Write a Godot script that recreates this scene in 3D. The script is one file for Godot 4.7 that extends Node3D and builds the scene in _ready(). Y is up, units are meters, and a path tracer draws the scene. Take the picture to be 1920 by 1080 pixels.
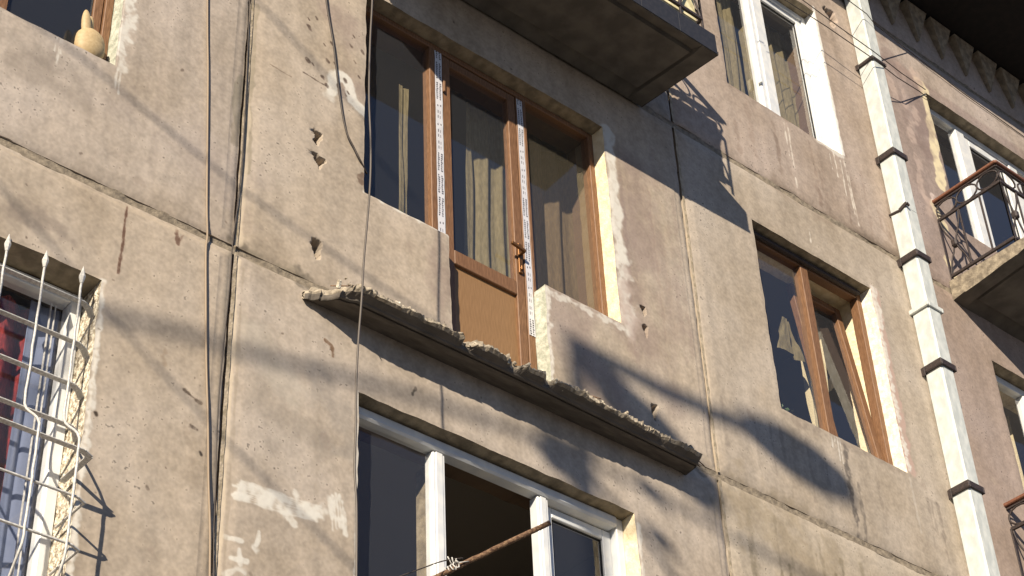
extends Node3D

const SUN := Vector3(1.34, -0.773, -1.0)
const PX := 200.0
const AX := -1.8
const AY := 13.4
const AW := 2048
const AH := 1680
var buf := PackedByteArray()
var hgt := PackedByteArray()
var nz := FastNoiseLite.new()
var rng := RandomNumberGenerator.new()
var M := {}
var bld: Node3D


# ---------------------------------------------------------------- helpers
func tag(o: Node3D, label: String, category := "", group := "", kind := "") -> void:
	if label != "": o.set_meta("label", label)
	if category != "": o.set_meta("category", category)
	if group != "": o.set_meta("group", group)
	if kind != "": o.set_meta("kind", kind)


func node(called: String, parent: Node3D = self) -> Node3D:
	var o := Node3D.new()
	o.name = free_name(called, parent)
	parent.add_child(o, true)
	return o


func free_name(called: String, parent: Node) -> String:
	if not parent.has_node(called): return called
	var k := 1
	while parent.has_node("%s_%03d" % [called, k]): k += 1
	return "%s_%03d" % [called, k]


func commit(called: String, st: SurfaceTool, m: Material, parent: Node3D = self) -> MeshInstance3D:
	st.generate_normals()
	return place(called, st.commit(), m, parent)


func place(called: String, mesh: Mesh, m: Material, parent: Node3D = self) -> MeshInstance3D:
	var o := MeshInstance3D.new()
	o.name = free_name(called, parent)
	o.mesh = mesh
	o.material_override = m
	parent.add_child(o, true)
	return o


func begin(smooth := false) -> SurfaceTool:
	var st := SurfaceTool.new()
	st.begin(Mesh.PRIMITIVE_TRIANGLES)
	st.set_smooth_group(0 if smooth else -1)
	return st


func face(st: SurfaceTool, p: Array, out: Vector3) -> void:
	var q := p
	var n: Vector3 = (p[1] - p[0]).cross(p[2] - p[0])
	if p.size() > 3: n += (p[2] - p[0]).cross(p[3] - p[0])
	if n.dot(out) > 0.0:
		q = p.duplicate()
		q.reverse()
	for k in range(1, q.size() - 1):
		st.add_vertex(q[0]); st.add_vertex(q[k]); st.add_vertex(q[k + 1])


# a box with chamfered edges; basis turns it
func box(st: SurfaceTool, c: Vector3, s: Vector3, bev := 0.004, b := Basis()) -> void:
	var h := s * 0.5
	var e: float = minf(bev, minf(h.x, minf(h.y, h.z)) * 0.45)
	var P := {}
	for sx in [-1, 1]:
		for sy in [-1, 1]:
			for sz in [-1, 1]:
				var o := Vector3(h.x * sx, h.y * sy, h.z * sz)
				P[[sx, sy, sz, 0]] = c + b * (o - Vector3(0, e * sy, e * sz))
				P[[sx, sy, sz, 1]] = c + b * (o - Vector3(e * sx, 0, e * sz))
				P[[sx, sy, sz, 2]] = c + b * (o - Vector3(e * sx, e * sy, 0))
				face(st, [P[[sx, sy, sz, 0]], P[[sx, sy, sz, 1]], P[[sx, sy, sz, 2]]], b * o)
	for s1 in [-1, 1]:
		face(st, [P[[s1, -1, -1, 0]], P[[s1, 1, -1, 0]], P[[s1, 1, 1, 0]], P[[s1, -1, 1, 0]]], b * Vector3(s1, 0, 0))
		face(st, [P[[-1, s1, -1, 1]], P[[1, s1, -1, 1]], P[[1, s1, 1, 1]], P[[-1, s1, 1, 1]]], b * Vector3(0, s1, 0))
		face(st, [P[[-1, -1, s1, 2]], P[[1, -1, s1, 2]], P[[1, 1, s1, 2]], P[[-1, 1, s1, 2]]], b * Vector3(0, 0, s1))
		for s2 in [-1, 1]:
			face(st, [P[[s1, s2, -1, 0]], P[[s1, s2, 1, 0]], P[[s1, s2, 1, 1]], P[[s1, s2, -1, 1]]], b * Vector3(s1, s2, 0))
			face(st, [P[[s1, -1, s2, 0]], P[[s1, 1, s2, 0]], P[[s1, 1, s2, 2]], P[[s1, -1, s2, 2]]], b * Vector3(s1, 0, s2))
			face(st, [P[[-1, s1, s2, 1]], P[[1, s1, s2, 1]], P[[1, s1, s2, 2]], P[[-1, s1, s2, 2]]], b * Vector3(0, s1, s2))


func bx(st: SurfaceTool, x0: float, x1: float, y0: float, y1: float, z0: float, z1: float, bev := 0.004) -> void:
	box(st, Vector3((x0 + x1) / 2, (y0 + y1) / 2, (z0 + z1) / 2), Vector3(absf(x1 - x0), absf(y1 - y0), absf(z1 - z0)), bev)


func bar(st: SurfaceTool, a: Vector3, b: Vector3, w: float, h: float, up := Vector3.UP, bev := 0.002) -> void:
	var f := (b - a).normalized()
	var r := f.cross(up).normalized()
	var u := r.cross(f)
	box(st, (a + b) / 2, Vector3(w, h, a.distance_to(b)), bev, Basis(r, u, -f))


func tube(st: SurfaceTool, pts: Array, r0: float, r1 := -1.0, seg := 7) -> void:
	if r1 < 0.0: r1 = r0
	var rings := []
	var side := Vector3.ZERO
	for i in pts.size():
		var t: Vector3 = (pts[mini(i + 1, pts.size() - 1)] - pts[maxi(i - 1, 0)]).normalized()
		if side == Vector3.ZERO: side = t.cross(Vector3(0.31, 0.2, 0.93)).normalized()
		side = (side - t * side.dot(t)).normalized()
		var up := t.cross(side)
		var r := lerpf(r0, r1, float(i) / maxf(1.0, pts.size() - 1))
		var ring := []
		for k in seg:
			var a := TAU * k / seg
			ring.append(pts[i] + (side * cos(a) + up * sin(a)) * r)
		rings.append(ring)
	for i in pts.size() - 1:
		for k in seg:
			var k2 := (k + 1) % seg
			var c: Vector3 = (pts[i] + pts[i + 1]) / 2
			var f := [rings[i][k], rings[i][k2], rings[i + 1][k2], rings[i + 1][k]]
			face(st, f, (f[0] + f[2]) / 2 - c)
	face(st, rings[0], pts[0] - pts[1])
	face(st, rings[-1], pts[-1] - pts[-2])


func lathe(st: SurfaceTool, c: Vector3, prof: Array, seg := 16, b := Basis()) -> void:
	for i in prof.size() - 1:
		for k in seg:
			var f := []
			for q in [[i, k], [i, k + 1], [i + 1, k + 1], [i + 1, k]]:
				var a: float = TAU * q[1] / seg
				var p: Vector2 = prof[q[0]]
				f.append(c + b * Vector3(p.x * cos(a), p.y, p.x * sin(a)))
			var am := TAU * (k + 0.5) / seg
			var d: Vector2 = prof[i + 1] - prof[i]
			face(st, f, b * (Vector3(cos(am), 0, sin(am)) * d.y - Vector3.UP * d.x))


func ellipsoid(st: SurfaceTool, c: Vector3, r: Vector3, b := Basis()) -> void:
	var prof := []
	for i in 13:
		var a := -PI / 2 + PI * i / 12
		prof.append(Vector2(maxf(cos(a), 0.001), sin(a)))
	lathe(st, c, prof, 18, b * Basis.from_scale(r))


# smooth curve through points
func curve(pts: Array, per := 8) -> Array:
	var out := []
	for i in pts.size() - 1:
		var a = pts[maxi(i - 1, 0)]
		var d = pts[mini(i + 2, pts.size() - 1)]
		for k in per: out.append(pts[i].cubic_interpolate(pts[i + 1], a, d, float(k) / per))
	out.append(pts[-1])
	return out


func nn(x: float, y: float, f := 1.0) -> float:
	return nz.get_noise_2d(x * f * 100.0, y * f * 100.0)


# ---------------------------------------------------------------- materials
func std(c: Color, rough := 0.8, met := 0.0) -> StandardMaterial3D:
	var m := StandardMaterial3D.new()
	m.albedo_color = c
	m.roughness = rough
	m.metallic = met
	return m


func noise_tex(freq: float, lo: Color, hi: Color, seed_: int, oct := 4, stretch := 1.0, mid := 0.5) -> NoiseTexture2D:
	var n := FastNoiseLite.new()
	n.seed = seed_
	n.frequency = freq
	n.fractal_octaves = oct
	var g := Gradient.new()
	g.offsets = PackedFloat32Array([mid - 0.28, mid + 0.28])
	g.colors = PackedColorArray([lo, hi])
	var t := NoiseTexture2D.new()
	t.width = 512
	t.height = 512
	t.seamless = true
	t.noise = n
	t.color_ramp = g
	return t


func mottled(lo: Color, hi: Color, rough: float, scale: Vector3, freq := 0.012, bump := 0.0, seed_ := 3, met := 0.0, mid := 0.5) -> StandardMaterial3D:
	var m := std(Color.WHITE, rough, met)
	m.albedo_texture = noise_tex(freq, lo, hi, seed_, 5, 1.0, mid)
	m.uv1_triplanar = true
	m.uv1_world_triplanar = true
	m.uv1_scale = scale
	if bump > 0.0:
		var t := noise_tex(freq * 2.5, Color.BLACK, Color.WHITE, seed_ + 9, 5)
		m.heightmap_enabled = true
		m.heightmap_texture = t
		m.heightmap_scale = bump
	return m


func make_materials() -> void:
	M.wood = mottled(Color8(104, 73, 48), Color8(132, 97, 68), 0.6, Vector3(9, 0.7, 9), 0.03, 0.0, 11)
	M.woodpanel = mottled(Color8(128, 97, 63), Color8(146, 113, 77), 0.6, Vector3(14, 0.6, 14), 0.03, 0.0, 12)
	M.pvc = mottled(Color8(205, 208, 210), Color8(226, 226, 222), 0.35, Vector3(1.3, 1.3, 1.3), 0.01, 0.0, 13)
	M.plaster = mottled(Color8(214, 206, 186), Color8(244, 238, 222), 0.95, Vector3(2.2, 2.2, 2.2), 0.012, 0.2, 14, 0.0, 0.42)
	M.plaster_dirty = mottled(Color8(118, 104, 84), Color8(236, 228, 208), 0.95, Vector3(2.6, 2.6, 2.6), 0.02, 0.4, 24, 0.0, 0.40)
	M.plaster_green = mottled(Color8(158, 162, 146), Color8(202, 202, 186), 0.95, Vector3(2.0, 2.0, 2.0), 0.012, 0.2, 25)
	M.plaster_yellow = mottled(Color8(230, 212, 174), Color8(246, 232, 200), 0.95, Vector3(2.0, 2.0, 2.0), 0.012, 0.2, 26)
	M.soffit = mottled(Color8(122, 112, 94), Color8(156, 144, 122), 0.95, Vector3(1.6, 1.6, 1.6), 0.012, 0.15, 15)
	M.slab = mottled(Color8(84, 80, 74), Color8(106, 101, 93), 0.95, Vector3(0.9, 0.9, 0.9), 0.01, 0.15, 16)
	M.apron = mottled(Color8(30, 32, 40), Color8(42, 42, 48), 0.7, Vector3(2, 2, 2), 0.02, 0.0, 40)
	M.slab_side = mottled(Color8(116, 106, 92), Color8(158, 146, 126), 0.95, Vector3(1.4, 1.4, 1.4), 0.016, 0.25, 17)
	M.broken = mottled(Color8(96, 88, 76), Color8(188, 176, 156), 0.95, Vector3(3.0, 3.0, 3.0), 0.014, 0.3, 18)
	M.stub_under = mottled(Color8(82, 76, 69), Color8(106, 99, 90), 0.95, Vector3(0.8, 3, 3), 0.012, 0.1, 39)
	M.mortar = mottled(Color8(112, 102, 88), Color8(146, 134, 116), 0.95, Vector3(2.5, 2.5, 2.5), 0.012, 0.15, 19)
	M.mortar_pale = mottled(Color8(140, 128, 106), Color8(180, 166, 146), 0.95, Vector3(2.5, 2.5, 2.5), 0.012, 0.15, 29)
	M.iron = mottled(Color8(40, 34, 34), Color8(66, 54, 50), 0.6, Vector3(5, 5, 5), 0.02, 0.0, 20)
	M.rust = mottled(Color8(70, 46, 34), Color8(150, 122, 92), 0.85, Vector3(4, 4, 4), 0.03, 0.4, 21)
	M.white_steel = mottled(Color8(176, 174, 168), Color8(218, 216, 210), 0.5, Vector3(5, 5, 5), 0.02, 0.0, 22)
	M.pipe = mottled(Color8(184, 189, 186), Color8(208, 211, 206), 0.5, Vector3(1.6, 0.9, 1.6), 0.016, 0.0, 23)
	M.handrail = mottled(Color8(104, 66, 48), Color8(128, 86, 66), 0.5, Vector3(3, 3, 3), 0.03, 0.0, 27)
	M.cladding = mottled(Color8(190, 180, 140), Color8(236, 226, 186), 0.7, Vector3(1, 1, 1), 0.02, 0.0, 28)
	M.eave = mottled(Color8(18, 14, 12), Color8(28, 22, 18), 0.9, Vector3(1, 6, 1), 0.02, 0.0, 30)
	M.glass = std(Color(0.52, 0.54, 0.58, 0.08), 0.02)
	M.glass.transparency = BaseMaterial3D.TRANSPARENCY_ALPHA
	M.glass_dusty = M.glass.duplicate()
	M.glass_dusty.albedo_color = Color(0.56, 0.53, 0.46, 0.12)
	M.cable_tan = std(Color8(148, 130, 108), 0.6)
	M.cable_dark = std(Color8(66, 58, 52), 0.6)
	M.cable_grey = std(Color8(92, 84, 76), 0.5)
	M.rubber = std(Color8(26, 26, 28), 0.6)
	M.khaki = mottled(Color8(102, 93, 66), Color8(126, 115, 86), 0.95, Vector3(4, 0.7, 4), 0.03, 0.0, 31)
	M.khaki.backlight = Color(0.25, 0.22, 0.15)
	M.khaki_dark = mottled(Color8(84, 70, 50), Color8(104, 88, 64), 0.95, Vector3(4, 0.7, 4), 0.03, 0.0, 36)
	M.tulle = std(Color8(112, 122, 148), 0.9)
	M.redcloth = mottled(Color8(92, 16, 18), Color8(140, 40, 38), 0.9, Vector3(5, 1.2, 5), 0.03, 0.0, 32)
	M.lace = mottled(Color8(168, 156, 124), Color8(212, 200, 168), 0.95, Vector3(4, 4, 4), 0.05, 0.0, 33)
	M.lace.backlight = Color(0.4, 0.38, 0.3)
	M.whitewash = std(Color8(236, 236, 232), 0.7)
	M.lining = std(Color8(104, 84, 64), 0.8)
	M.room = std(Color8(160, 152, 140), 0.95)
	M.roomfloor = std(Color8(92, 72, 54), 0.7)
	M.ceramic = mottled(Color8(176, 152, 112), Color8(190, 168, 128), 0.6, Vector3(4, 4, 4), 0.02, 0.0, 34)
	M.leaf = std(Color8(58, 84, 44), 0.5)
	M.pot = std(Color8(120, 66, 44), 0.8)
	M.cactus = std(Color8(66, 88, 44), 0.7)
	M.ground = mottled(Color8(80, 79, 78), Color8(100, 98, 96), 0.95, Vector3(0.3, 0.3, 0.3), 0.02, 0.0, 35)
	M.brass = std(Color8(120, 82, 44), 0.4, 0.6)
	M.film = film_material()


# the white protective film with its rows of dark print
func film_material() -> StandardMaterial3D:
	var im := Image.create(64, 512, false, Image.FORMAT_RGB8)
	im.fill(Color8(206, 206, 210))
	var r := RandomNumberGenerator.new()
	r.seed = 5
	var y := 6
	while y < 500:
		var kind := r.randi() % 3
		if kind == 0:                                   # a tall word set upright, in two columns
			for c in [10, 38]:
				for k in 9:
					im.fill_rect(Rect2i(c + r.randi() % 3, y + k * 9, 16 - r.randi() % 7, 6), Color8(60, 58, 66))
			y += 96
		elif kind == 1:                                 # small marks
			for k in 2:
				im.fill_rect(Rect2i(18, y + k * 22, 8, 13), Color8(110, 106, 110))
				im.fill_rect(Rect2i(38, y + k * 22, 6, 13), Color8(126, 120, 122))
			y += 52
		else:
			im.fill_rect(Rect2i(14, y, 10, 8), Color8(96, 92, 98))
			im.fill_rect(Rect2i(40, y + 4, 10, 8), Color8(96, 92, 98))
			y += 34
	for k in 60:
		im.fill_rect(Rect2i(r.randi() % 60, r.randi() % 508, 1 + r.randi() % 5, 1 + r.randi() % 8), Color8(186, 184, 190))
	var m := std(Color.WHITE, 0.4)
	m.albedo_texture = ImageTexture.create_from_image(im)
	return m


# ---------------------------------------------------------------- the wall's paint: colour and relief over the whole facade, in metres
func tone(x: float, y: float) -> Vector3:
	var c := Vector3(167, 149, 128)
	if x < 0.02:
		c = Vector3(166, 149, 131) if y > 7.4 else Vector3(167, 148, 127)
	elif x < 3.39:
		c = Vector3(169, 150, 128) if y > 7.4 else Vector3(165, 149, 129)
		if y > 10.2: c = Vector3(150, 138, 126)
	elif x < 5.86:
		c = Vector3(165, 147, 127) if y > 7.4 else Vector3(165, 148, 124)
		if y > 10.2: c = Vector3(160, 140, 121)
	else:
		c = Vector3(152, 130, 114)
		if y > 10.2: c = Vector3(146, 126, 114)
		if y > 12.62: c = Vector3(162, 144, 130)
	var g := c.dot(Vector3(0.3, 0.55, 0.15))
	return (c.lerp(Vector3(g, g, g), 0.26) + Vector3(-1.4, -0.5, 0.4)) * 1.04


func paint_wall() -> void:
	var a := FastNoiseLite.new()
	a.seed = 41; a.frequency = 0.006; a.fractal_octaves = 5
	var fa := a.get_image(AW, AH).get_data()
	var b := FastNoiseLite.new()
	b.seed = 42; b.frequency = 0.055; b.fractal_octaves = 4
	var fb := b.get_image(AW, AH).get_data()
	var p := FastNoiseLite.new()
	p.seed = 43; p.frequency = 0.16; p.fractal_octaves = 2
	var fp := p.get_image(AW, AH).get_data()
	var s := FastNoiseLite.new()                        # run-off streaks: drawn narrow, stretched tall
	s.seed = 44; s.frequency = 0.03; s.fractal_octaves = 3
	var si := s.get_image(AW, AH / 14)
	si.resize(AW, AH, Image.INTERPOLATE_CUBIC)
	var fs := si.get_data()
	var ti := Image.create(AW / 8, AH / 8, false, Image.FORMAT_RGB8)
	for j in AH / 8:
		for i in AW / 8:
			var t := tone(AX + (i + 0.5) * 8 / PX, AY - (j + 0.5) * 8 / PX)
			ti.set_pixel(i, j, Color(t.x / 255, t.y / 255, t.z / 255))
	ti.resize(AW, AH, Image.INTERPOLATE_BILINEAR)
	buf = ti.get_data()
	hgt.resize(AW * AH)
	var n := AW * AH
	for k in n:
		var la := fa[k] - 128
		var lb := fb[k] - 128
		var lp := fp[k] - 128
		var f := 1.0 + la * 0.00055 + lb * 0.0006 + lp * 0.0005 + (fs[k] - 128) * 0.00045
		var h := 150 + lb / 3 + lp / 4
		if lp + la / 3 + lb / 3 > 94:                              # air holes in the concrete
			var dk := minf((lp + la / 3 + lb / 3 - 94) * 0.022, 0.4)
			f -= dk
			h -= int(dk * 140)
		var k3 := k * 3
		buf[k3] = clampi(int(buf[k3] * f), 0, 255)
		buf[k3 + 1] = clampi(int(buf[k3 + 1] * (f + la * 0.0001)), 0, 255)
		buf[k3 + 2] = clampi(int(buf[k3 + 2] * (f + la * 0.0003)), 0, 255)
		hgt[k] = clampi(h, 0, 255)
	marks()


# a brush stroke in metres; rough breaks its edge, streaky makes it bristly
func stroke(pts: Array, w: float, c: Color, alpha := 1.0, rough := 0.8, soft := 0.5, nf := 12.0, raise := 0) -> void:
	var lo := Vector2(1e9, 1e9)
	var hi := -lo
	for q in pts:
		lo = lo.min(q); hi = hi.max(q)
	lo -= Vector2(w, w) * 1.3; hi += Vector2(w, w) * 1.3
	var i0 := clampi(int((lo.x - AX) * PX), 0, AW - 1)
	var i1 := clampi(int((hi.x - AX) * PX), 0, AW - 1)
	var j0 := clampi(int((AY - hi.y) * PX), 0, AH - 1)
	var j1 := clampi(int((AY - lo.y) * PX), 0, AH - 1)
	var cr := c.r * 255; var cg := c.g * 255; var cb := c.b * 255
	for j in range(j0, j1 + 1):
		for i in range(i0, i1 + 1):
			var x := AX + (i + 0.5) / PX
			var y := AY - (j + 0.5) / PX
			var q := Vector2(x, y)
			var d := 1e9
			for m in maxi(1, pts.size() - 1):
				var g: Vector2 = Geometry2D.get_closest_point_to_segment(q, pts[m], pts[mini(m + 1, pts.size() - 1)])
				d = minf(d, q.distance_squared_to(g))
			d = sqrt(d) / w + nn(x, y, nf) * rough
			if d >= 1.0: continue
			var al := alpha * smoothstep(1.0, 1.0 - soft, d)
			al *= clampf(1.0 + nn(x + 7.0, y, nf * 2.0) * rough * 0.9, 0.0, 1.0)
			var k := j * AW + i
			var k3 := k * 3
			buf[k3] = int(lerpf(buf[k3], cr, al)); buf[k3 + 1] = int(lerpf(buf[k3 + 1], cg, al)); buf[k3 + 2] = int(lerpf(buf[k3 + 2], cb, al))
			if raise != 0: hgt[k] = clampi(hgt[k] + int(raise * al), 0, 255)


func run_down(x: float, y0: float, y1: float, w: float, c: Color, alpha: float) -> void:
	var n := maxi(2, int(absf(y0 - y1) / 0.06))
	var pts := []
	for k in n + 1:
		pts.append(Vector2(x + nn(x * 3.0, k * 0.17) * 0.012, lerpf(y0, y1, float(k) / n)))
	stroke(pts, w, c, alpha, 1.1, 0.8, 9.0)


func marks() -> void:
	var white := Color8(206, 202, 192)
	var grime := Color8(78, 70, 64)
	var mauve := Color8(120, 102, 98)
	var rust := Color8(84, 58, 46)
	# broad weathering
	stroke([Vector2(2.968, 9.493), Vector2(2.788, 8.091)], 0.30, mauve, 0.42, 1.0, 0.9, 1.6)
	stroke([Vector2(2.337, 8.039), Vector2(2.431, 7.484)], 0.34, mauve, 0.35, 1.0, 0.9, 1.6)
	stroke([Vector2(3.185, 8.769), Vector2(3.098, 7.764)], 0.16, mauve, 0.22, 1.0, 0.9, 2.0)
	stroke([Vector2(0.618, 9.378), Vector2(0.701, 8.962)], 0.18, mauve, 0.32, 1.0, 0.9, 2.0)
	stroke([Vector2(1.296, 8.104), Vector2(1.329, 7.569)], 0.12, mauve, 0.32, 1.0, 0.9, 2.0)
	stroke([Vector2(-1.210, 7.894), Vector2(-0.949, 7.843)], 0.16, Color8(118, 108, 98), 0.3, 1.0, 0.9, 3.0)
	stroke([Vector2(-1.339, 8.024), Vector2(-1.000, 8.025)], 0.09, Color8(114, 106, 97), 0.3, 1.0, 0.9, 3.0)
	stroke([Vector2(-0.449, 7.855), Vector2(-0.074, 7.817)], 0.3, Color8(142, 130, 124), 0.25, 1.1, 0.9, 2.0)
	stroke([Vector2(-1.116, 7.022), Vector2(-0.906, 7.039)], 0.11, Color8(110, 100, 92), 0.45, 1.2, 0.9, 5.0)
	stroke([Vector2(0.198, 6.914), Vector2(0.425, 6.640)], 0.14, Color8(176, 170, 158), 0.35, 1.1, 0.9, 2.0)
	stroke([Vector2(0.249, 6.506), Vector2(0.523, 6.498)], 0.18, Color8(128, 120, 110), 0.35, 1.2, 0.9, 3.0)
	stroke([Vector2(0.576, 6.829), Vector2(0.678, 6.530)], 0.12, Color8(120, 116, 112), 0.3, 1.2, 0.9, 3.0)
	for k in 26:
		var x := rng.randf_range(3.5, 5.6)
		run_down(x, rng.randf_range(6.9, 7.3), rng.randf_range(6.3, 6.9), rng.randf_range(0.01, 0.03), Color8(96, 88, 70), rng.randf_range(0.2, 0.5))
	stroke([Vector2(3.558, 7.277), Vector2(4.316, 7.111)], 0.26, Color8(136, 122, 98), 0.35, 1.3, 0.9, 4.0)
	# run-off below ledges and openings
	for k in 20:
		var x := rng.randf_range(2.75, 3.3)
		run_down(x, rng.randf_range(9.4, 9.9), rng.randf_range(7.9, 9.2), rng.randf_range(0.012, 0.04), [mauve, Color8(182, 164, 142)][k % 2], rng.randf_range(0.08, 0.22))
	for k in 16:
		run_down(rng.randf_range(3.45, 5.6), 8.0, rng.randf_range(7.5, 7.8), rng.randf_range(0.01, 0.03), grime, rng.randf_range(0.08, 0.22))
	for k in 18:
		run_down(rng.randf_range(4.05, 5.7), rng.randf_range(10.3, 10.95), rng.randf_range(10.22, 10.5), rng.randf_range(0.01, 0.04), Color8(104, 86, 74), rng.randf_range(0.1, 0.3))
	for k in 30:
		run_down(rng.randf_range(-1.4, 0.0), rng.randf_range(7.5, 10.0), rng.randf_range(7.45, 8.0), rng.randf_range(0.006, 0.02), Color8(126, 116, 108), rng.randf_range(0.05, 0.14))
	for k in 24:
		run_down(rng.randf_range(0.1, 3.3), rng.randf_range(6.9, 7.2), rng.randf_range(5.6, 6.9), rng.randf_range(0.008, 0.02), Color8(140, 128, 112), rng.randf_range(0.05, 0.16))
	run_down(4.64, 8.1, 7.42, 0.035, Color8(60, 56, 54), 0.55)
	run_down(4.72, 7.85, 7.43, 0.02, Color8(60, 56, 54), 0.35)
	for x in [4.53, 4.56, 4.585, 4.61]: run_down(x, 8.14, rng.randf_range(7.95, 8.1), 0.008, white, 0.85)
	run_down(5.31, 8.1, 7.7, 0.014, Color8(190, 182, 170), 0.5)
	for q in [[4.62, 10.93, 10.6], [4.655, 10.9, 10.5], [4.64, 10.4, 10.3], [5.12, 10.9, 10.75], [5.17, 10.95, 10.7], [5.24, 10.9, 10.5], [5.29, 10.97, 10.4], [5.31, 10.8, 10.3]]:
		run_down(q[0], q[1], q[2], 0.009, Color8(214, 206, 192), 0.8)
	run_down(4.69, 9.95, 9.82, 0.009, Color8(214, 206, 192), 0.8)
	stroke([Vector2(4.067, 10.974), Vector2(5.294, 11.018)], 0.05, Color8(120, 104, 92), 0.35, 1.2, 0.9, 6.0)
	stroke([Vector2(4.086, 8.119), Vector2(5.230, 8.148)], 0.06, Color8(112, 100, 90), 0.35, 1.2, 0.9, 6.0)
	# rust runs
	stroke([Vector2(-0.579, 7.355), Vector2(-0.584, 7.238), Vector2(-0.581, 7.127), Vector2(-0.588, 6.944)], 0.008, rust, 0.85, 0.7, 0.6, 14.0)
	stroke([Vector2(-0.306, 7.343), Vector2(-0.296, 7.263)], 0.014, rust, 0.75, 0.9, 0.7, 14.0)
	stroke([Vector2(-0.269, 7.336), Vector2(-0.287, 7.294)], 0.01, rust, 0.4, 0.9, 0.7, 14.0)
	stroke([Vector2(0.568, 7.092), Vector2(0.608, 7.074), Vector2(0.619, 7.014)], 0.013, Color8(96, 70, 50), 0.8, 0.8, 0.6, 14.0)
	stroke([Vector2(-0.195, 6.460), Vector2(-0.160, 6.446), Vector2(-0.108, 6.430)], 0.012, Color8(74, 62, 52), 0.8, 1.0, 0.6, 14.0)
	stroke([Vector2(-0.148, 6.289), Vector2(-0.119, 6.278)], 0.012, Color8(60, 50, 44), 0.8, 1.0, 0.6, 14.0)
	stroke([Vector2(-0.091, 6.170), Vector2(-0.085, 6.161)], 0.014, Color8(40, 34, 30), 0.95, 0.4, 0.6, 14.0)
	stroke([Vector2(-0.616, 6.163), Vector2(-0.613, 6.156)], 0.014, Color8(48, 38, 30), 0.95, 0.4, 0.6, 14.0)
	stroke([Vector2(-0.310, 6.623), Vector2(-0.322, 6.594), Vector2(-0.305, 6.566)], 0.02, Color8(138, 122, 104), 0.6, 1.0, 0.8, 14.0)
	stroke([Vector2(1.116, 7.002), Vector2(1.137, 7.044)], 0.013, Color8(60, 54, 48), 0.8, 0.8, 0.6, 14.0)
	stroke([Vector2(-0.149, 6.298), Vector2(-0.115, 6.011)], 0.05, Color8(120, 108, 94), 0.3, 1.3, 0.9, 9.0)
	# cracks
	stroke([Vector2(0.157, 8.748), Vector2(0.240, 8.739), Vector2(0.296, 8.738)], 0.006, Color8(110, 96, 82), 0.7, 0.6, 0.6, 14.0)
	stroke([Vector2(0.374, 8.822), Vector2(0.486, 8.809), Vector2(0.601, 8.818)], 0.007, Color8(80, 68, 58), 0.8, 0.6, 0.6, 14.0)
	# whitewash
	stroke([Vector2(0.569, 8.791), Vector2(0.570, 8.882), Vector2(0.606, 8.940), Vector2(0.657, 8.943), Vector2(0.695, 8.896), Vector2(0.707, 8.801), Vector2(0.748, 8.784), Vector2(0.793, 8.770)], 0.046, white, 0.98, 0.35, 0.35, 9.0, 20)
	stroke([Vector2(0.551, 8.780), Vector2(0.567, 8.737)], 0.045, white, 0.6, 0.8, 0.7, 12.0, 20)
	for k in 9:
		var dy := Vector2(rng.randf_range(-0.03, 0.03), 0.05 - k * 0.0125)
		stroke([Vector2(0.117, 6.055) + dy, Vector2(0.242, 6.063) + dy * 0.9, Vector2(0.387, 6.072) + dy * 0.9, Vector2(0.559, 6.093) + dy * 0.8], 0.014, white, 0.85, 1.0, 0.7, 8.0, 20)
	stroke([Vector2(0.133, 6.069), Vector2(0.143, 6.037)], 0.05, white, 0.8, 0.8, 0.7, 8.0, 20)
	stroke([Vector2(0.422, 6.159), Vector2(0.446, 6.088)], 0.022, white, 0.85, 0.7, 0.6, 10.0, 20)
	stroke([Vector2(0.376, 6.006), Vector2(0.420, 5.994)], 0.028, white, 0.8, 0.9, 0.6, 10.0, 20)
	stroke([Vector2(0.491, 6.082), Vector2(0.574, 6.107)], 0.045, white, 0.8, 0.8, 0.6, 8.0, 20)
	for k in 5:
		var dx := Vector2(-0.035 + k * 0.0175, rng.randf_range(-0.02, 0.02))
		stroke([Vector2(0.654, 6.217) + dx, Vector2(0.668, 6.136) + dx, Vector2(0.676, 6.053) + dx], 0.016, white, 0.88, 0.9, 0.7, 8.0, 20)
	stroke([Vector2(0.071, 5.795), Vector2(0.149, 5.801)], 0.016, white, 0.85, 0.6, 0.5, 10.0, 20)
	stroke([Vector2(0.100, 5.701), Vector2(0.182, 5.711)], 0.016, white, 0.9, 0.6, 0.5, 10.0, 20)
	stroke([Vector2(0.140, 5.758), Vector2(0.150, 5.687)], 0.015, white, 0.9, 0.6, 0.5, 10.0, 20)
	stroke([Vector2(0.240, 5.880), Vector2(0.237, 5.840), Vector2(0.227, 5.810)], 0.013, white, 0.9, 0.6, 0.5, 10.0, 20)
	stroke([Vector2(0.217, 5.790), Vector2(0.228, 5.783)], 0.024, white, 0.8, 0.7, 0.6, 10.0, 20)
	stroke([Vector2(0.083, 5.612), Vector2(0.138, 5.662), Vector2(0.174, 5.653)], 0.02, white, 0.8, 0.7, 0.6, 10.0, 20)
	# whitewashed edges of the openings
	stroke([Vector2(2.72, 9.76), Vector2(2.735, 9.2), Vector2(2.74, 8.7)], 0.06, white, 0.97, 0.7, 0.5, 5.0, 25)
	stroke([Vector2(2.73, 8.75), Vector2(2.75, 8.35), Vector2(2.72, 8.17)], 0.09, white, 0.85, 1.0, 0.8, 7.0, 25)
	stroke([Vector2(2.76, 8.6), Vector2(2.77, 8.1)], 0.08, Color8(176, 160, 150), 0.7, 1.1, 0.8, 5.0)
	stroke([Vector2(0.8, 8.19), Vector2(1.38, 8.185)], 0.022, white, 0.8, 1.2, 0.6, 9.0, 20)
	stroke([Vector2(2.1, 8.15), Vector2(2.35, 8.15), Vector2(2.7, 8.15)], 0.035, white, 0.75, 1.2, 0.7, 9.0, 20)
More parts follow.
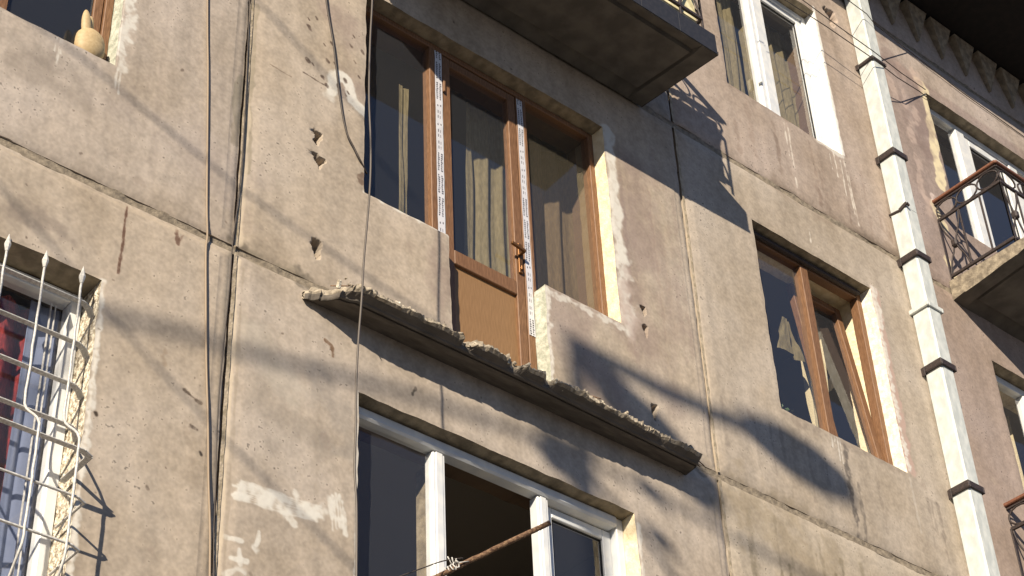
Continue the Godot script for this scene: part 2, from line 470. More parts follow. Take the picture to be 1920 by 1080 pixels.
	stroke([Vector2(2.1, 8.15), Vector2(2.095, 7.8), Vector2(2.085, 7.5)], 0.035, white, 0.9, 1.0, 0.6, 10.0, 25)
	stroke([Vector2(-0.7, 9.0), Vector2(-0.69, 8.6), Vector2(-0.71, 8.35)], 0.045, white, 0.9, 1.1, 0.6, 10.0, 25)
	stroke([Vector2(-0.72, 8.35), Vector2(-0.7, 8.2)], 0.04, white, 0.75, 1.2, 0.7, 10.0, 25)
	for x in [-1.06, -1.04, -1.03, -0.72, -0.7]: run_down(x, 8.17, rng.randf_range(8.0, 8.12), 0.008, white, 0.7)
	stroke([Vector2(-0.655, 6.86), Vector2(-0.645, 6.2), Vector2(-0.65, 5.6), Vector2(-0.65, 5.3)], 0.022, white, 0.85, 1.1, 0.6, 10.0, 25)
	stroke([Vector2(5.335, 9.7), Vector2(5.33, 9.0), Vector2(5.34, 8.2)], 0.06, Color8(178, 152, 140), 0.9, 0.6, 0.4, 6.0, 15)
	stroke([Vector2(5.32, 9.72), Vector2(5.325, 9.4)], 0.05, white, 0.9, 1.0, 0.5, 8.0, 25)
	for k in 9: stroke([Vector2(5.315, 9.3 - k * 0.13), Vector2(5.32, 9.22 - k * 0.13)], 0.03, white, 0.9, 1.1, 0.5, 9.0, 25)
	stroke([Vector2(5.29, 12.6), Vector2(5.295, 11.0)], 0.02, Color8(220, 218, 212), 0.9, 0.5, 0.5, 6.0, 15)
	stroke([Vector2(5.0, 10.975), Vector2(5.28, 10.96)], 0.03, white, 0.8, 1.0, 0.6, 6.0, 15)
	stroke([Vector2(0.775, 6.87), Vector2(0.772, 5.3)], 0.012, white, 0.7, 1.0, 0.6, 8.0, 15)
	stroke([Vector2(2.67, 6.8), Vector2(2.675, 5.6)], 0.018, white, 0.8, 1.0, 0.6, 8.0, 15)
	# bare plaster and yellow distemper round the balcony on the far side of the pipe
	var yellow := Color8(218, 204, 168)
	stroke([Vector2(6.689, 12.523), Vector2(6.682, 12.319), Vector2(6.602, 11.788), Vector2(6.569, 11.363)], 0.07, yellow, 0.95, 0.6, 0.3, 4.0, 12)
	stroke([Vector2(6.638, 12.542), Vector2(6.674, 12.470)], 0.09, yellow, 0.9, 0.9, 0.5, 6.0, 20)
	stroke([Vector2(6.400, 11.074), Vector2(6.410, 10.968), Vector2(6.466, 10.887)], 0.055, yellow, 0.85, 0.9, 0.4, 5.0, 12)
	stroke([Vector2(6.396, 10.512), Vector2(6.423, 10.383), Vector2(6.475, 10.340)], 0.04, yellow, 0.85, 0.9, 0.4, 5.0, 12)
	stroke([Vector2(6.389, 12.578), Vector2(6.599, 12.582)], 0.1, Color8(190, 168, 154), 0.7, 1.2, 0.6, 4.0)
	stroke([Vector2(6.326, 12.602), Vector2(6.527, 12.443), Vector2(6.422, 11.804)], 0.2, Color8(116, 98, 92), 0.45, 1.2, 0.8, 3.0)
	for q in [[1670, 150], [1683, 165], [1697, 185], [1705, 230], [1712, 290], [1722, 330], [1726, 380]]:
		var P0 := Vector2.ZERO
		match q[0]:
			1670: P0 = Vector2(6.200, 12.324)
			1683: P0 = Vector2(6.328, 12.291)
			1697: P0 = Vector2(6.423, 12.135)
			1705: P0 = Vector2(6.309, 11.887)
			1712: P0 = Vector2(6.294, 11.555)
			1722: P0 = Vector2(6.274, 11.287)
			_: P0 = Vector2(6.307, 11.097)
		stroke([P0, P0 - Vector2(0.0, 0.16)], 0.06, Color8(186, 166, 154), 0.6, 1.2, 0.7, 5.0)
	stroke([Vector2(6.400, 11.169), Vector2(6.413, 11.120)], 0.05, Color8(206, 190, 180), 0.8, 1.0, 0.6, 8.0)
	# mortar smeared across the joints
	stroke([Vector2(0.018, 8.542), Vector2(-0.009, 8.429), Vector2(-0.023, 8.325), Vector2(-0.002, 8.205)], 0.05, Color8(132, 124, 110), 0.9, 0.9, 0.25, 5.0, 25)
	stroke([Vector2(-0.015, 8.198), Vector2(-0.027, 8.079)], 0.03, Color8(136, 126, 112), 0.8, 0.9, 0.3, 6.0, 20)
	stroke([Vector2(0.057, 9.136), Vector2(0.051, 8.924), Vector2(0.048, 8.720), Vector2(0.050, 8.217), Vector2(0.060, 7.927)], 0.022, Color8(140, 130, 112), 0.75, 1.0, 0.5, 5.0, 15)
	stroke([Vector2(0.008, 7.377), Vector2(0.109, 7.401), Vector2(0.203, 7.408), Vector2(0.396, 7.418)], 0.035, Color8(140, 130, 112), 0.7, 1.1, 0.6, 6.0, 15)
	stroke([Vector2(0.014, 7.431), Vector2(0.045, 7.423)], 0.05, Color8(116, 106, 92), 0.8, 1.1, 0.6, 7.0, 15)
	stroke([Vector2(0.396, 7.402), Vector2(0.479, 7.374)], 0.06, Color8(110, 102, 90), 0.8, 1.2, 0.6, 8.0, 25)
	stroke([Vector2(3.131, 7.369), Vector2(3.352, 7.382)], 0.04, Color8(130, 116, 98), 0.7, 1.1, 0.6, 7.0, 15)
	stroke([Vector2(4.316, 10.186), Vector2(4.993, 10.197), Vector2(5.711, 10.220)], 0.09, Color8(124, 108, 92), 0.35, 1.2, 0.9, 3.0)
	stroke([Vector2(5.231, 10.220), Vector2(5.714, 10.232)], 0.05, Color8(96, 84, 72), 0.45, 1.2, 0.8, 6.0)
	stroke([Vector2(0.819, 8.302), Vector2(0.784, 8.260)], 0.03, Color8(110, 92, 78), 0.9, 1.0, 0.4, 9.0, -40)
	stroke([Vector2(0.046, 7.35), Vector2(0.044, 6.5), Vector2(0.046, 5.0)], 0.016, Color8(190, 176, 154), 0.75, 0.8, 0.5, 4.0, 10)
	stroke([Vector2(0.05, 8.4), Vector2(0.046, 7.45)], 0.018, Color8(186, 172, 150), 0.7, 0.9, 0.5, 4.0, 10)
	stroke([Vector2(0.075, 7.3), Vector2(0.07, 5.0)], 0.012, Color8(140, 128, 112), 0.45, 1.1, 0.7, 4.0)
	stroke([Vector2(3.41, 10.1), Vector2(3.41, 7.5)], 0.012, Color8(188, 172, 150), 0.6, 0.9, 0.5, 4.0, 10)
	stroke([Vector2(-1.5, 7.345), Vector2(0.0, 7.345)], 0.012, Color8(184, 168, 146), 0.5, 1.0, 0.6, 4.0, 10)
	# speckles and chips
	for k in 300:
		var q := Vector2(rng.randf_range(-1.5, 0.0) if k % 5 < 3 else rng.randf_range(0.0, 6.4), rng.randf_range(5.2, 12.6))
		var s := 0.0035 + pow(rng.randf(), 3.0) * 0.007
		stroke([q, q + Vector2(rng.randf_range(-1, 1), rng.randf_range(-1, 0.2)) * s * 0.8], s, Color8(88, 76, 66), rng.randf_range(0.25, 0.8), 0.7, 0.7, 14.0, -40)
	for k in 26:
		var q := Vector2(0.623, 9.166) + Vector2(rng.randf_range(-0.25, 0.3), rng.randf_range(-0.35, 0.3))
		stroke([q, q + Vector2(0.01, -0.012)], rng.randf_range(0.006, 0.018), Color8(66, 52, 44), 0.75, 0.9, 0.6, 14.0, -50)
	for k in 90:
		var q := Vector2(rng.randf_range(-1.5, 6.4), rng.randf_range(5.2, 12.6))
		stroke([q, q + Vector2(0.01, -0.02)], rng.randf_range(0.01, 0.05), [Color8(136, 122, 110), Color8(184, 168, 148)][k % 2], 0.35, 1.2, 0.8, 9.0)


# ---------------------------------------------------------------- wall panels
# openings: [x0, x1, y0, y1]; a door slot below a window is an opening of its own that shares its top edge with the window's sill line
var holes := [[0.487, 8.386, 0.030, 0.050], [0.503, 8.229, 0.042, 0.050], [0.505, 7.631, 0.034, 0.066], [2.897, 8.361, 0.024, 0.036], [2.893, 8.211, 0.026, 0.048], [2.895, 7.622, 0.024, 0.062], [5.52, 12.60, 0.075, 0.11]]


func hole_depth(x: float, y: float) -> float:
	var z := 0.0
	for h in holes:
		var u: float = (x - h[0]) / h[2]
		var v: float = (y - h[1]) / h[3]
		if absf(u) > 1.6 or absf(v) > 1.6: continue
		var q: float = fmod(h[0] * 7.3 + h[1] * 5.1, 1.0) - 0.5
		u += nn(x, y, 11.0) * 0.55 + v * q * 0.45
		v += nn(y + 3.0, x, 11.0) * 0.4
		var wd: float = clampf(0.62 + v * 0.6, 0.05, 1.0)           # narrow at the bottom
		var d := maxf(absf(u + 0.15) / wd, absf(v))
		z = minf(z, -0.075 * smoothstep(1.02, 0.72, d))
	return z


func hz(x: float, k: float) -> float:
	return fposmod(sin(x * 917.3 + k * 37.7) * 43758.5, 1.0) - 0.5


func relief(x: float, y: float) -> float:
	return nn(x, y, 0.9) * 0.0045 + nn(x + 31.0, y, 3.6) * 0.0006


func panel(x0: float, x1: float, y0: float, y1: float, ops: Array, step: float, label := "") -> void:
	var g := 0.012
	var gy := 0.022
	x0 += g; x1 -= g; y0 += gy; y1 -= gy
	var xs := [x0, x0 + 0.008, x0 + 0.03, x0 + 0.06, x0 + 0.07, x1 - 0.07, x1 - 0.06, x1 - 0.03, x1 - 0.008, x1]
	var ys := [y0, y0 + 0.008, y0 + 0.03, y0 + 0.06, y0 + 0.07, y1 - 0.07, y1 - 0.06, y1 - 0.03, y1 - 0.008, y1]
	var hard_x := {}
	var hard_y := {}
	for o in ops:
		for k in 2:
			hard_x[snappedf(o[k], 0.0001)] = true; hard_y[snappedf(o[2 + k], 0.0001)] = true
			for e in [0.0, 0.012, -0.012]:
				xs.append(o[k] + e); ys.append(o[2 + k] + e)
	for h in holes:
		if h[0] > x0 and h[0] < x1 and h[1] > y0 and h[1] < y1:
			for k in range(-9, 10):
				xs.append(h[0] + h[2] * k / 7.0); ys.append(h[1] + h[3] * k / 7.0)
	var v := x0
	while v < x1: xs.append(v); v += step
	v = y0
	while v < y1: ys.append(v); v += step
	xs = tidy(xs, hard_x, x0, x1)
	ys = tidy(ys, hard_y, y0, y1)
	var nx := xs.size()
	var ny := ys.size()
	var V := PackedVector3Array(); V.resize(nx * ny)
	var N := PackedVector3Array(); N.resize(nx * ny)
	var U := PackedVector2Array(); U.resize(nx * ny)
	for j in ny:
		for i in nx:
			var x: float = xs[i]
			var y: float = ys[j]
			var p := vert(x, y, x0, x1, y0, y1, ops)
			V[j * nx + i] = p
			U[j * nx + i] = Vector2((p.x - AX) * PX / AW, (AY - p.y) * PX / AH)
	var I := PackedInt32Array()
	var open := {}
	for j in ny - 1:
		for i in nx - 1:
			var cx: float = (xs[i] + xs[i + 1]) / 2
			var cy: float = (ys[j] + ys[j + 1]) / 2
			var cut := false
			for o in ops:
				if cx > o[0] and cx < o[1] and cy > o[2] and cy < o[3]: cut = true
			if cut:
				open[Vector2i(i, j)] = true
				continue
			var a := j * nx + i
			I.append_array([a, a + nx, a + nx + 1, a, a + nx + 1, a + 1])
	for j in ny:
		for i in nx:
			var a := V[j * nx + mini(i + 1, nx - 1)] - V[j * nx + maxi(i - 1, 0)]
			var b := V[mini(j + 1, ny - 1) * nx + i] - V[maxi(j - 1, 0) * nx + i]
			N[j * nx + i] = a.cross(b).normalized()
	var arr := []
	arr.resize(Mesh.ARRAY_MAX)
	arr[Mesh.ARRAY_VERTEX] = V; arr[Mesh.ARRAY_NORMAL] = N; arr[Mesh.ARRAY_TEX_UV] = U; arr[Mesh.ARRAY_INDEX] = I
	var mesh := ArrayMesh.new()
	mesh.add_surface_from_arrays(Mesh.PRIMITIVE_TRIANGLES, arr)
	# the panel's own edges, back into the joints
	var st := begin()
	for i in nx - 1:
		for jj in [0, ny - 1]:
			edge_quad(st, V[jj * nx + i], V[jj * nx + i + 1], Vector3(0, -1 if jj == 0 else 1, 0), 0.12)
	for j in ny - 1:
		for ii in [0, nx - 1]:
			edge_quad(st, V[j * nx + ii], V[(j + 1) * nx + ii], Vector3(-1 if ii == 0 else 1, 0, 0), 0.12)
	st.generate_normals()
	st.commit(mesh)
	var o := place("wall_panel", mesh, M.wall, bld)
	if label != "": o.set_meta("label", label)
	# reveals: the sides of each opening, swept back from its uneven rim
	var sides := {}
	for c in open:
		var i: int = c.x
		var j: int = c.y
		var q := [V[j * nx + i], V[j * nx + i + 1], V[(j + 1) * nx + i], V[(j + 1) * nx + i + 1]]
		if not open.has(Vector2i(i + 1, j)): add_side(sides, "right_jamb", i, j, [q[1], q[3]])
		if not open.has(Vector2i(i - 1, j)): add_side(sides, "left_jamb", i, j, [q[0], q[2]])
		if not open.has(Vector2i(i, j + 1)): add_side(sides, "head", j, i, [q[2], q[3]])
		if not open.has(Vector2i(i, j - 1)): add_side(sides, "sill", j, i, [q[0], q[1]])
	for key in sides:
		if key.ends_with("@"): continue
		var s: String = key.get_slice("/", 0)
		var rs := begin(true)
		var ls := begin()
		var inward: Vector3 = {"head": Vector3.DOWN, "sill": Vector3.UP, "left_jamb": Vector3.RIGHT, "right_jamb": Vector3.LEFT}[s]
		for e in sides[key]:
			var prev: Array = [e[0], e[1]]
			for k in 8:
				var z: float = -0.168 * (k + 1) / 8.0
				var nxt := []
				for w in 2:
					var b: Vector3 = e[w]
					var amp: float = 0.002 if s == "head" else 0.0028
					var sx := b.y if absf(inward.x) > 0 else b.x
					nxt.append(Vector3(b.x, b.y, z) + inward * (nn(sx, z * 2.0, 3.0) * amp + nn(sx + 9.0, z * 2.0, 9.0) * amp * 0.5 - amp * 0.3))
				face(rs, [prev[0], prev[1], nxt[1], nxt[0]], inward)
				prev = nxt
			var back := Vector3(0, 0, -0.17)
			face(ls, [prev[0], prev[1], prev[1] + back, prev[0] + back], inward)
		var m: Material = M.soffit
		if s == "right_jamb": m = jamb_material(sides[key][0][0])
		commit("window_" + s, rs, m, bld)
		commit("window_lining", ls, M.plaster_yellow if sides[key][0][0].x > 4.0 and sides[key][0][0].y < 10.2 else M.lining, bld)


# edges that follow one another along the same side of the same hole make one reveal
func add_side(sides: Dictionary, s: String, line: int, at: int, e: Array) -> void:
	var run := 0
	while true:
		var key := "%s/%d/%d" % [s, line, run]
		if not sides.has(key):
			sides[key] = [e]
			sides[key + "@"] = at
			break
		if sides[key + "@"] == at - 1:
			sides[key].append(e)
			sides[key + "@"] = at
			break
		run += 1


func jamb_material(p: Vector3) -> Material:
	if p.x < 0 and p.y > 7.4: return M.plaster_green
	if p.x < 0: return M.plaster_dirty
	if p.x > 2.0 and p.x < 2.2: return M.plaster_green
	if p.x > 2.5 and p.x < 3: return M.plaster_yellow
	if p.x > 5.2 and p.y > 10.5: return M.whitewash
	return M.plaster


func edge_quad(st: SurfaceTool, a: Vector3, b: Vector3, out: Vector3, d: float) -> void:
	var back := Vector3(0, 0, -d)
	var q := [a, b, b + back, a + back]
	for p in q: pass
	var n: Vector3 = (q[1] - q[0]).cross(q[2] - q[0])
	if n.dot(out) > 0: q.reverse()
	for k in [0, 1, 2, 0, 2, 3]:
		st.set_uv(Vector2((q[k].x - AX) * PX / AW, (AY - q[k].y) * PX / AH))
		st.add_vertex(q[k])


func tidy(vals: Array, hard: Dictionary, lo: float, hi: float) -> Array:
	vals.sort()
	var keep := []
	for v in vals:
		if v < lo - 1e-6 or v > hi + 1e-6: continue
		var h: bool = hard.has(snappedf(v, 0.0001)) or absf(v - lo) < 1e-6 or absf(v - hi) < 1e-6
		if keep.is_empty(): keep.append(v); continue
		var last: float = keep[-1]
		if v - last < 0.0045:
			var lh: bool = hard.has(snappedf(last, 0.0001)) or absf(last - lo) < 1e-6
			if h and not lh: keep[-1] = v
			elif h and lh and v - last > 1e-5: keep.append(v)
			continue
		keep.append(v)
	return keep


func vert(x: float, y: float, x0: float, x1: float, y0: float, y1: float, ops: Array) -> Vector3:
	var p := Vector3(x, y, relief(x, y))
	var dl := minf(minf(x - x0, x1 - x), minf(y - y0, y1 - y))
	p.z -= 0.010 * (1.0 - smoothstep(0.0, 0.03, dl)) + 0.004 * (1.0 - smoothstep(0.058, 0.072, dl))
	if dl < 0.001:                                       # worn arris
		var w := nn(x, y, 5.0) * 0.006 + maxf(0.0, nn(x + 50.0, y, 2.0) - 0.25) * 0.03
		if minf(x - x0, x1 - x) < 0.001: p.x += w
		else: p.y += absf(w) * (1.0 if y - y0 < 0.001 else -1.0)
	p.z += hole_depth(x, y)
	for o in ops:
		var ex := minf(absf(x - o[0]), absf(x - o[1]))
		var ey := minf(absf(y - o[2]), absf(y - o[3]))
		var inx: bool = x > o[0] - 0.001 and x < o[1] + 0.001
		var iny: bool = y > o[2] - 0.001 and y < o[3] + 0.001
		if ex < 0.0005 and iny: p.x += nn(x, y, 6.0) * 0.007 + nn(x, y, 1.2) * 0.008
		if ey < 0.0005 and inx: p.y += nn(x, y, 6.0) * 0.006 + nn(x, y, 1.2) * 0.006
		if (ex < 0.0005 and iny) or (ey < 0.0005 and inx): p.z -= 0.004
	return p


func joint(a: Vector2, b: Vector2, w: float, z: float, m: Material, amp: float) -> void:
	var st := begin(true)
	var n := int(a.distance_to(b) / 0.03)
	var d := (b - a).normalized()
	var s := Vector2(-d.y, d.x)
	var rows := []
	for i in n + 1:
		var row := []
		var c := a.lerp(b, float(i) / n)
		for k in 5:
			var q := c + s * (k - 2) * w / 4.0
			row.append(Vector3(q.x, q.y, z + (nn(q.x, q.y, 4.0) + nn(q.x + 3, q.y, 11.0) * 0.6) * amp))
		rows.append(row)
	for i in n:
		for k in 4: face(st, [rows[i][k], rows[i][k + 1], rows[i + 1][k + 1], rows[i + 1][k]], Vector3.BACK)
	commit("joint_mortar", st, m, bld)


# ---------------------------------------------------------------- windows
func frame_mesh(x0: float, x1: float, y0: float, y1: float, z: float, w: float, d: float, bottom := true) -> SurfaceTool:
	var st := begin()
	bx(st, x0, x0 + w, y0, y1, z - d, z)
	bx(st, x1 - w, x1, y0, y1, z - d, z)
	bx(st, x0 + w, x1 - w, y1 - w, y1, z - d, z - 0.0005)
	if bottom: bx(st, x0 + w, x1 - w, y0, y0 + w, z - d, z - 0.0005)
	return st


func pane(parent: Node3D, x0: float, x1: float, y0: float, y1: float, z: float, m: Material = null) -> void:
	var st := begin()
	face(st, [Vector3(x0, y0, z), Vector3(x1, y0, z), Vector3(x1, y1, z), Vector3(x0, y1, z)], Vector3.BACK)
	commit("pane", st, m if m else M.glass, parent)


func sash(parent: Node3D, x0: float, x1: float, y0: float, y1: float, z: float, w: float, m: Material, glass := true) -> void:
	commit("sash_frame", frame_mesh(x0, x1, y0, y1, z, w, 0.045), m, parent)
	var st := begin()                                    # glazing beads and the dark rubber
	for q in [[x0 + w, x0 + w + 0.006, y0 + w, y1 - w], [x1 - w - 0.006, x1 - w, y0 + w, y1 - w], [x0 + w, x1 - w, y1 - w - 0.006, y1 - w], [x0 + w, x1 - w, y0 + w, y0 + w + 0.006]]:
		bx(st, q[0], q[1], q[2], q[3], z - 0.03, z - 0.016, 0.001)
	commit("seal", st, M.rubber, parent)
	if glass: pane(parent, x0 + w * 0.8, x1 - w * 0.8, y0 + w * 0.8, y1 - w * 0.8, z - 0.022)


func film(parent: Node3D, x0: float, x1: float, y0: float, y1: float, z: float) -> void:
	var st := begin()
	var n := 24
	for k in n:
		var ya := lerpf(y0, y1, float(k) / n)
		var yb := lerpf(y0, y1, float(k + 1) / n)
		var q := []
		for e in [[x0, ya], [x1, ya], [x1, yb], [x0, yb]]:
			q.append([Vector3(e[0] + nn(e[0], e[1], 7.0) * 0.004, e[1], z + nn(e[0] + 3.0, e[1], 9.0) * 0.002), Vector2((e[0] - x0) / (x1 - x0), e[1] * 1.1)])
		for i in [0, 2, 1, 0, 3, 2]:
			st.set_uv(q[i][1]); st.add_vertex(q[i][0])
	var o := commit("protective_film", st, M.film, parent)
	o.set_meta("label", "white printed protective film peeling from the brown mullion")


func curtain(x0: float, x1: float, y0: float, y1: float, z: float, folds: float, amp: float, m: Material, label: String, flare := 0.0, seed_ := 0.0) -> void:
	var st := begin(true)
	var nx := 44
	var ny := 16
	var g := []
	for j in ny + 1:
		var v := float(j) / ny
		var row := []
		for i in nx + 1:
			var u := float(i) / nx
			var x := lerpf(x0, x1, u) + (1.0 - v) * flare * (u - 0.5) + nn(u * 2.0 + seed_, v * 0.5, 0.6) * 0.03
			var ph := u * folds * TAU + nn(u + seed_, v, 0.7) * 2.2
			row.append(Vector3(x, lerpf(y0, y1, v), z + sin(ph) * amp + sin(ph * 2.3 + 1.0) * amp * 0.35))
		g.append(row)
	for j in ny:
		for i in nx: face(st, [g[j][i], g[j][i + 1], g[j + 1][i + 1], g[j + 1][i]], Vector3.BACK)
	tag(commit("curtain", st, m), label, "curtain")


# ---------------------------------------------------------------- balcony: slab, railing
func balcony(x0: float, x1: float, yb: float, clad: bool, label: String) -> void:
	var r := node("balcony", bld)
	r.set_meta("label", label)
	r.position = Vector3(0, yb, 0)
	var dz := 0.7
	# tapering slab with a drip groove round its underside and uneven arrises
	var st := begin()
	var zs := [0.0, 0.11, 0.122, 0.24, 0.36, 0.48, 0.60, 0.612, dz]
	var xs := []
	var n := 44
	for i in n + 1: xs.append(lerpf(x0, x1, float(i) / n))
	xs.append(x1 - 0.14); xs.append(x1 - 0.152); xs.append(x0 + 0.14); xs.append(x0 + 0.152)
	xs.sort()
	var bot := func(x: float, z: float) -> Vector3:
		var y := (-0.105 * z) if clad else (0.09 * z)
		y += nn(x + yb, z, 2.0) * 0.006
		var in_g: bool = x > x0 + 0.139 and x < x1 - 0.139 and z > 0.109 and z < 0.613
		var core: bool = x > x0 + 0.151 and x < x1 - 0.151 and z > 0.121 and z < 0.601
		if in_g and not core: y += 0.03
		if not clad and (z > dz - 0.01 or x < x0 + 0.01): y += absf(nn(x * 2.0 + 5.0, z * 2.0 + yb, 3.0)) * 0.035
		return Vector3(x, y, z)
	for i in xs.size() - 1:
		for k in zs.size() - 1:
			face(st, [bot.call(xs[i], zs[k]), bot.call(xs[i + 1], zs[k]), bot.call(xs[i + 1], zs[k + 1]), bot.call(xs[i], zs[k + 1])], Vector3.DOWN)
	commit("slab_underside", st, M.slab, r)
	st = begin()
	var top := func(x: float, z: float) -> Vector3:
		return Vector3(x + 0.0, (0.165 if clad else 0.19) - (0.03 * z) * (1.0 if clad else 0.9) + nn(x + 3.0, z + yb, 3.0) * 0.006 - (0.05 * z if clad else 0.0), z)
	for i in xs.size() - 1:
		face(st, [bot.call(xs[i], dz), bot.call(xs[i + 1], dz), top.call(xs[i + 1], dz), top.call(xs[i], dz)], Vector3.BACK)
		face(st, [top.call(xs[i], 0.0), top.call(xs[i + 1], 0.0), top.call(xs[i + 1], dz), top.call(xs[i], dz)], Vector3.UP)
	for k in zs.size() - 1:
		for x in [x0, x1]:
			face(st, [bot.call(x, zs[k]), bot.call(x, zs[k + 1]), top.call(x, zs[k + 1]), top.call(x, zs[k])], Vector3(1 if x == x1 else -1, 0, 0))
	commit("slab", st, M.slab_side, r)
	var t := 0.17
	var H := 0.70 if clad else 0.84
	var e := 0.05
	var zf := 0.60 if not clad else 0.655
	var rz := zf
	var a := Vector3(x0 + e, 0, 0.0); var b := Vector3(x0 + e, 0, rz); var c := Vector3(x1 - e, 0, rz); var d := Vector3(x1 - e, 0, 0.0)
	for run in [[a, b], [b, c], [c, d]]:
		var A: Vector3 = run[0]
		var B: Vector3 = run[1]
		var dir := (B - A).normalized()
		var L := A.distance_to(B)
		var up := func(h: float) -> Vector3: return Vector3(0, t + h, 0)
		st = begin()
		bar(st, A + up.call(H) - dir * 0.015, B + up.call(H) + dir * 0.015, 0.05, 0.028, Vector3.UP, 0.006)
		commit("handrail", st, M.handrail, r)
		for h in [H - 0.03, H - 0.19, 0.09]:
			st = begin()
			bar(st, A + up.call(h), B + up.call(h), 0.02, 0.026 if h < H - 0.05 else 0.014)
			commit("rail", st, M.iron, r)
		# circles between the two top rails
		var nc := maxi(2, int(round(L / 0.24)))
		for k in nc:
			var cc: Vector3 = A + dir * L * (k + 0.5) / nc + up.call(H - 0.11)
			st = begin(true)
			var pts := []
			for q in 15:
				var an := TAU * q / 14
				pts.append(cc + dir * cos(an) * 0.10 + Vector3.UP * sin(an) * 0.07)
			tube(st, pts, 0.008, -1.0, 5)
			commit("ring", st, M.iron, r)
		# uprights with crossing scrolls between them
		var nb := maxi(3, int(round(L / 0.2)))
		for k in nb + 1:
			var f: Vector3 = A + dir * L * k / nb
			st = begin()
			var wide := 0.034 if k == 0 and run[0] == a else 0.014
			bar(st, f + up.call(0.0 if k % 3 == 0 else 0.09), f + up.call(H - 0.19), wide, 0.014, dir)
			commit("baluster", st, M.iron, r)
		for k in nb:
			if k % 2 == 1 or (nb <= 3 and k > 0): continue
			var f: Vector3 = A + dir * L * (k + 0.5) / nb
			var hw := L / nb * 0.46
			for s in [-1, 1]:
				st = begin(true)
				tube(st, curve([f + dir * hw * s + up.call(0.10), f + dir * hw * 0.75 * s + up.call(0.2), f + dir * 0.012 * s + up.call(0.36), f + dir * hw * 0.75 * s + up.call(0.52), f + dir * hw * s + up.call(H - 0.2)], 6), 0.0075, -1.0, 5)
				commit("scroll", st, M.iron, r)
			st = begin()
			box(st, f + up.call(0.36), Vector3(0.05, 0.07, 0.05), 0.012)
			commit("rosette", st, M.iron, r)
	if clad:
		st = begin()
		for k in 8:
			var xa := lerpf(x0, x1, k / 8.0)
			var xb := lerpf(x0, x1, (k + 1) / 8.0)
			bx(st, xa, xb - 0.002, -0.071 + nn(xa, 2.0, 4.0) * 0.006, 0.105, dz + 0.001, dz + 0.006, 0.002)
		commit("edge_apron", st, M.apron, r)
		st = begin()
		bar(st, Vector3(x1 + 0.004, 0.012, 0.0), Vector3(x1 + 0.004, -0.058, dz + 0.006), 0.006, 0.03)
		commit("edge_strip", st, M.iron, r)
		st = begin()
		bx(st, x0 + 0.07, x1 - 0.07, t + 0.035, t + H - 0.09, rz - 0.035, rz - 0.029, 0.001)
		var cl := commit("cladding_sheet", st, M.cladding, r)
		cl.set_meta("label", "cream sheet fixed behind the scrolled railing")


func _ready() -> void:
	rng.seed = 7
	nz.seed = 9
	nz.frequency = 0.01
	nz.fractal_octaves = 3
	# ------------------------------------------------ camera, sky, sun
	var cam := Camera3D.new()
	cam.name = "camera"
	add_child(cam)
	cam.transform = Transform3D(Basis(Vector3(0.757746, -0.039869, 0.651330), Vector3(-0.379886, 0.784606, 0.489980), Vector3(-0.530572, -0.618712, 0.579386)), Vector3(-3.699076, 1.579872, 6.038770))
	cam.fov = 17.5791
	cam.near = 0.05
	cam.far = 900.0
	cam.current = true
	var sky := ProceduralSkyMaterial.new()
	sky.sky_top_color = Color(0.22, 0.33, 0.50)
	sky.sky_horizon_color = Color(0.52, 0.60, 0.70)
	sky.sky_curve = 0.14
	sky.ground_bottom_color = Color(0.16, 0.14, 0.12)
	sky.ground_horizon_color = Color(0.40, 0.40, 0.40)
	sky.sky_energy_multiplier = 0.98
	sky.sun_angle_max = 12.0
	var env := Environment.new()
	env.background_mode = Environment.BG_SKY
	env.sky = Sky.new()
	env.sky.sky_material = sky
	env.tonemap_mode = Environment.TONE_MAPPER_LINEAR
	env.tonemap_exposure = 1.7
	env.sdfgi_enabled = true
	env.ssao_enabled = true
	env.ssil_enabled = true
	var we := WorldEnvironment.new()
	we.name = "world_environment"
	we.environment = env
	add_child(we)
	var sun := DirectionalLight3D.new()
	sun.name = "sun"
	sun.light_energy = 1.4
	sun.light_color = Color(1.0, 0.945, 0.86)
	sun.light_angular_distance = 0.5
	sun.shadow_enabled = true
	add_child(sun)
	sun.look_at_from_position(Vector3(-20, 20, 20), Vector3(-20, 20, 20) + SUN, Vector3.UP)

	make_materials()
	paint_wall()
	var wm := std(Color.WHITE, 0.95)
	wm.albedo_texture = ImageTexture.create_from_image(Image.create_from_data(AW, AH, false, Image.FORMAT_RGB8, buf))
	wm.heightmap_enabled = true
	wm.heightmap_texture = ImageTexture.create_from_image(Image.create_from_data(AW, AH, false, Image.FORMAT_L8, hgt))
	wm.heightmap_scale = 0.3
	M.wall = wm

	# ------------------------------------------------ ground
	var gp := PlaneMesh.new()
	gp.size = Vector2(900, 900)
	var gr := place("ground", gp, M.ground)
	tag(gr, "grey paved yard in front of the apartment building", "", "", "structure")

	# ------------------------------------------------ the building
	bld = node("apartment_building")
	tag(bld, "weathered beige concrete panel apartment building with patched joints and broken balcony slab", "building")
	build_walls()
	build_windows()
	balcony(0.36, 3.08, 10.174, true, "dark underside balcony with scrolled railing backed by cream sheet")
	balcony(6.35, 9.05, 10.09, false, "balcony with brown handrail and black scrolled railing beyond the drainpipe, top floor")
	balcony(6.35, 9.05, 7.29, false, "balcony beyond the drainpipe, one floor below the top one")
	build_broken_slab()
	build_eave()
	# ------------------------------------------------ things
	build_pipe()
	build_grille()
	build_cables()
	build_things()
	build_street()


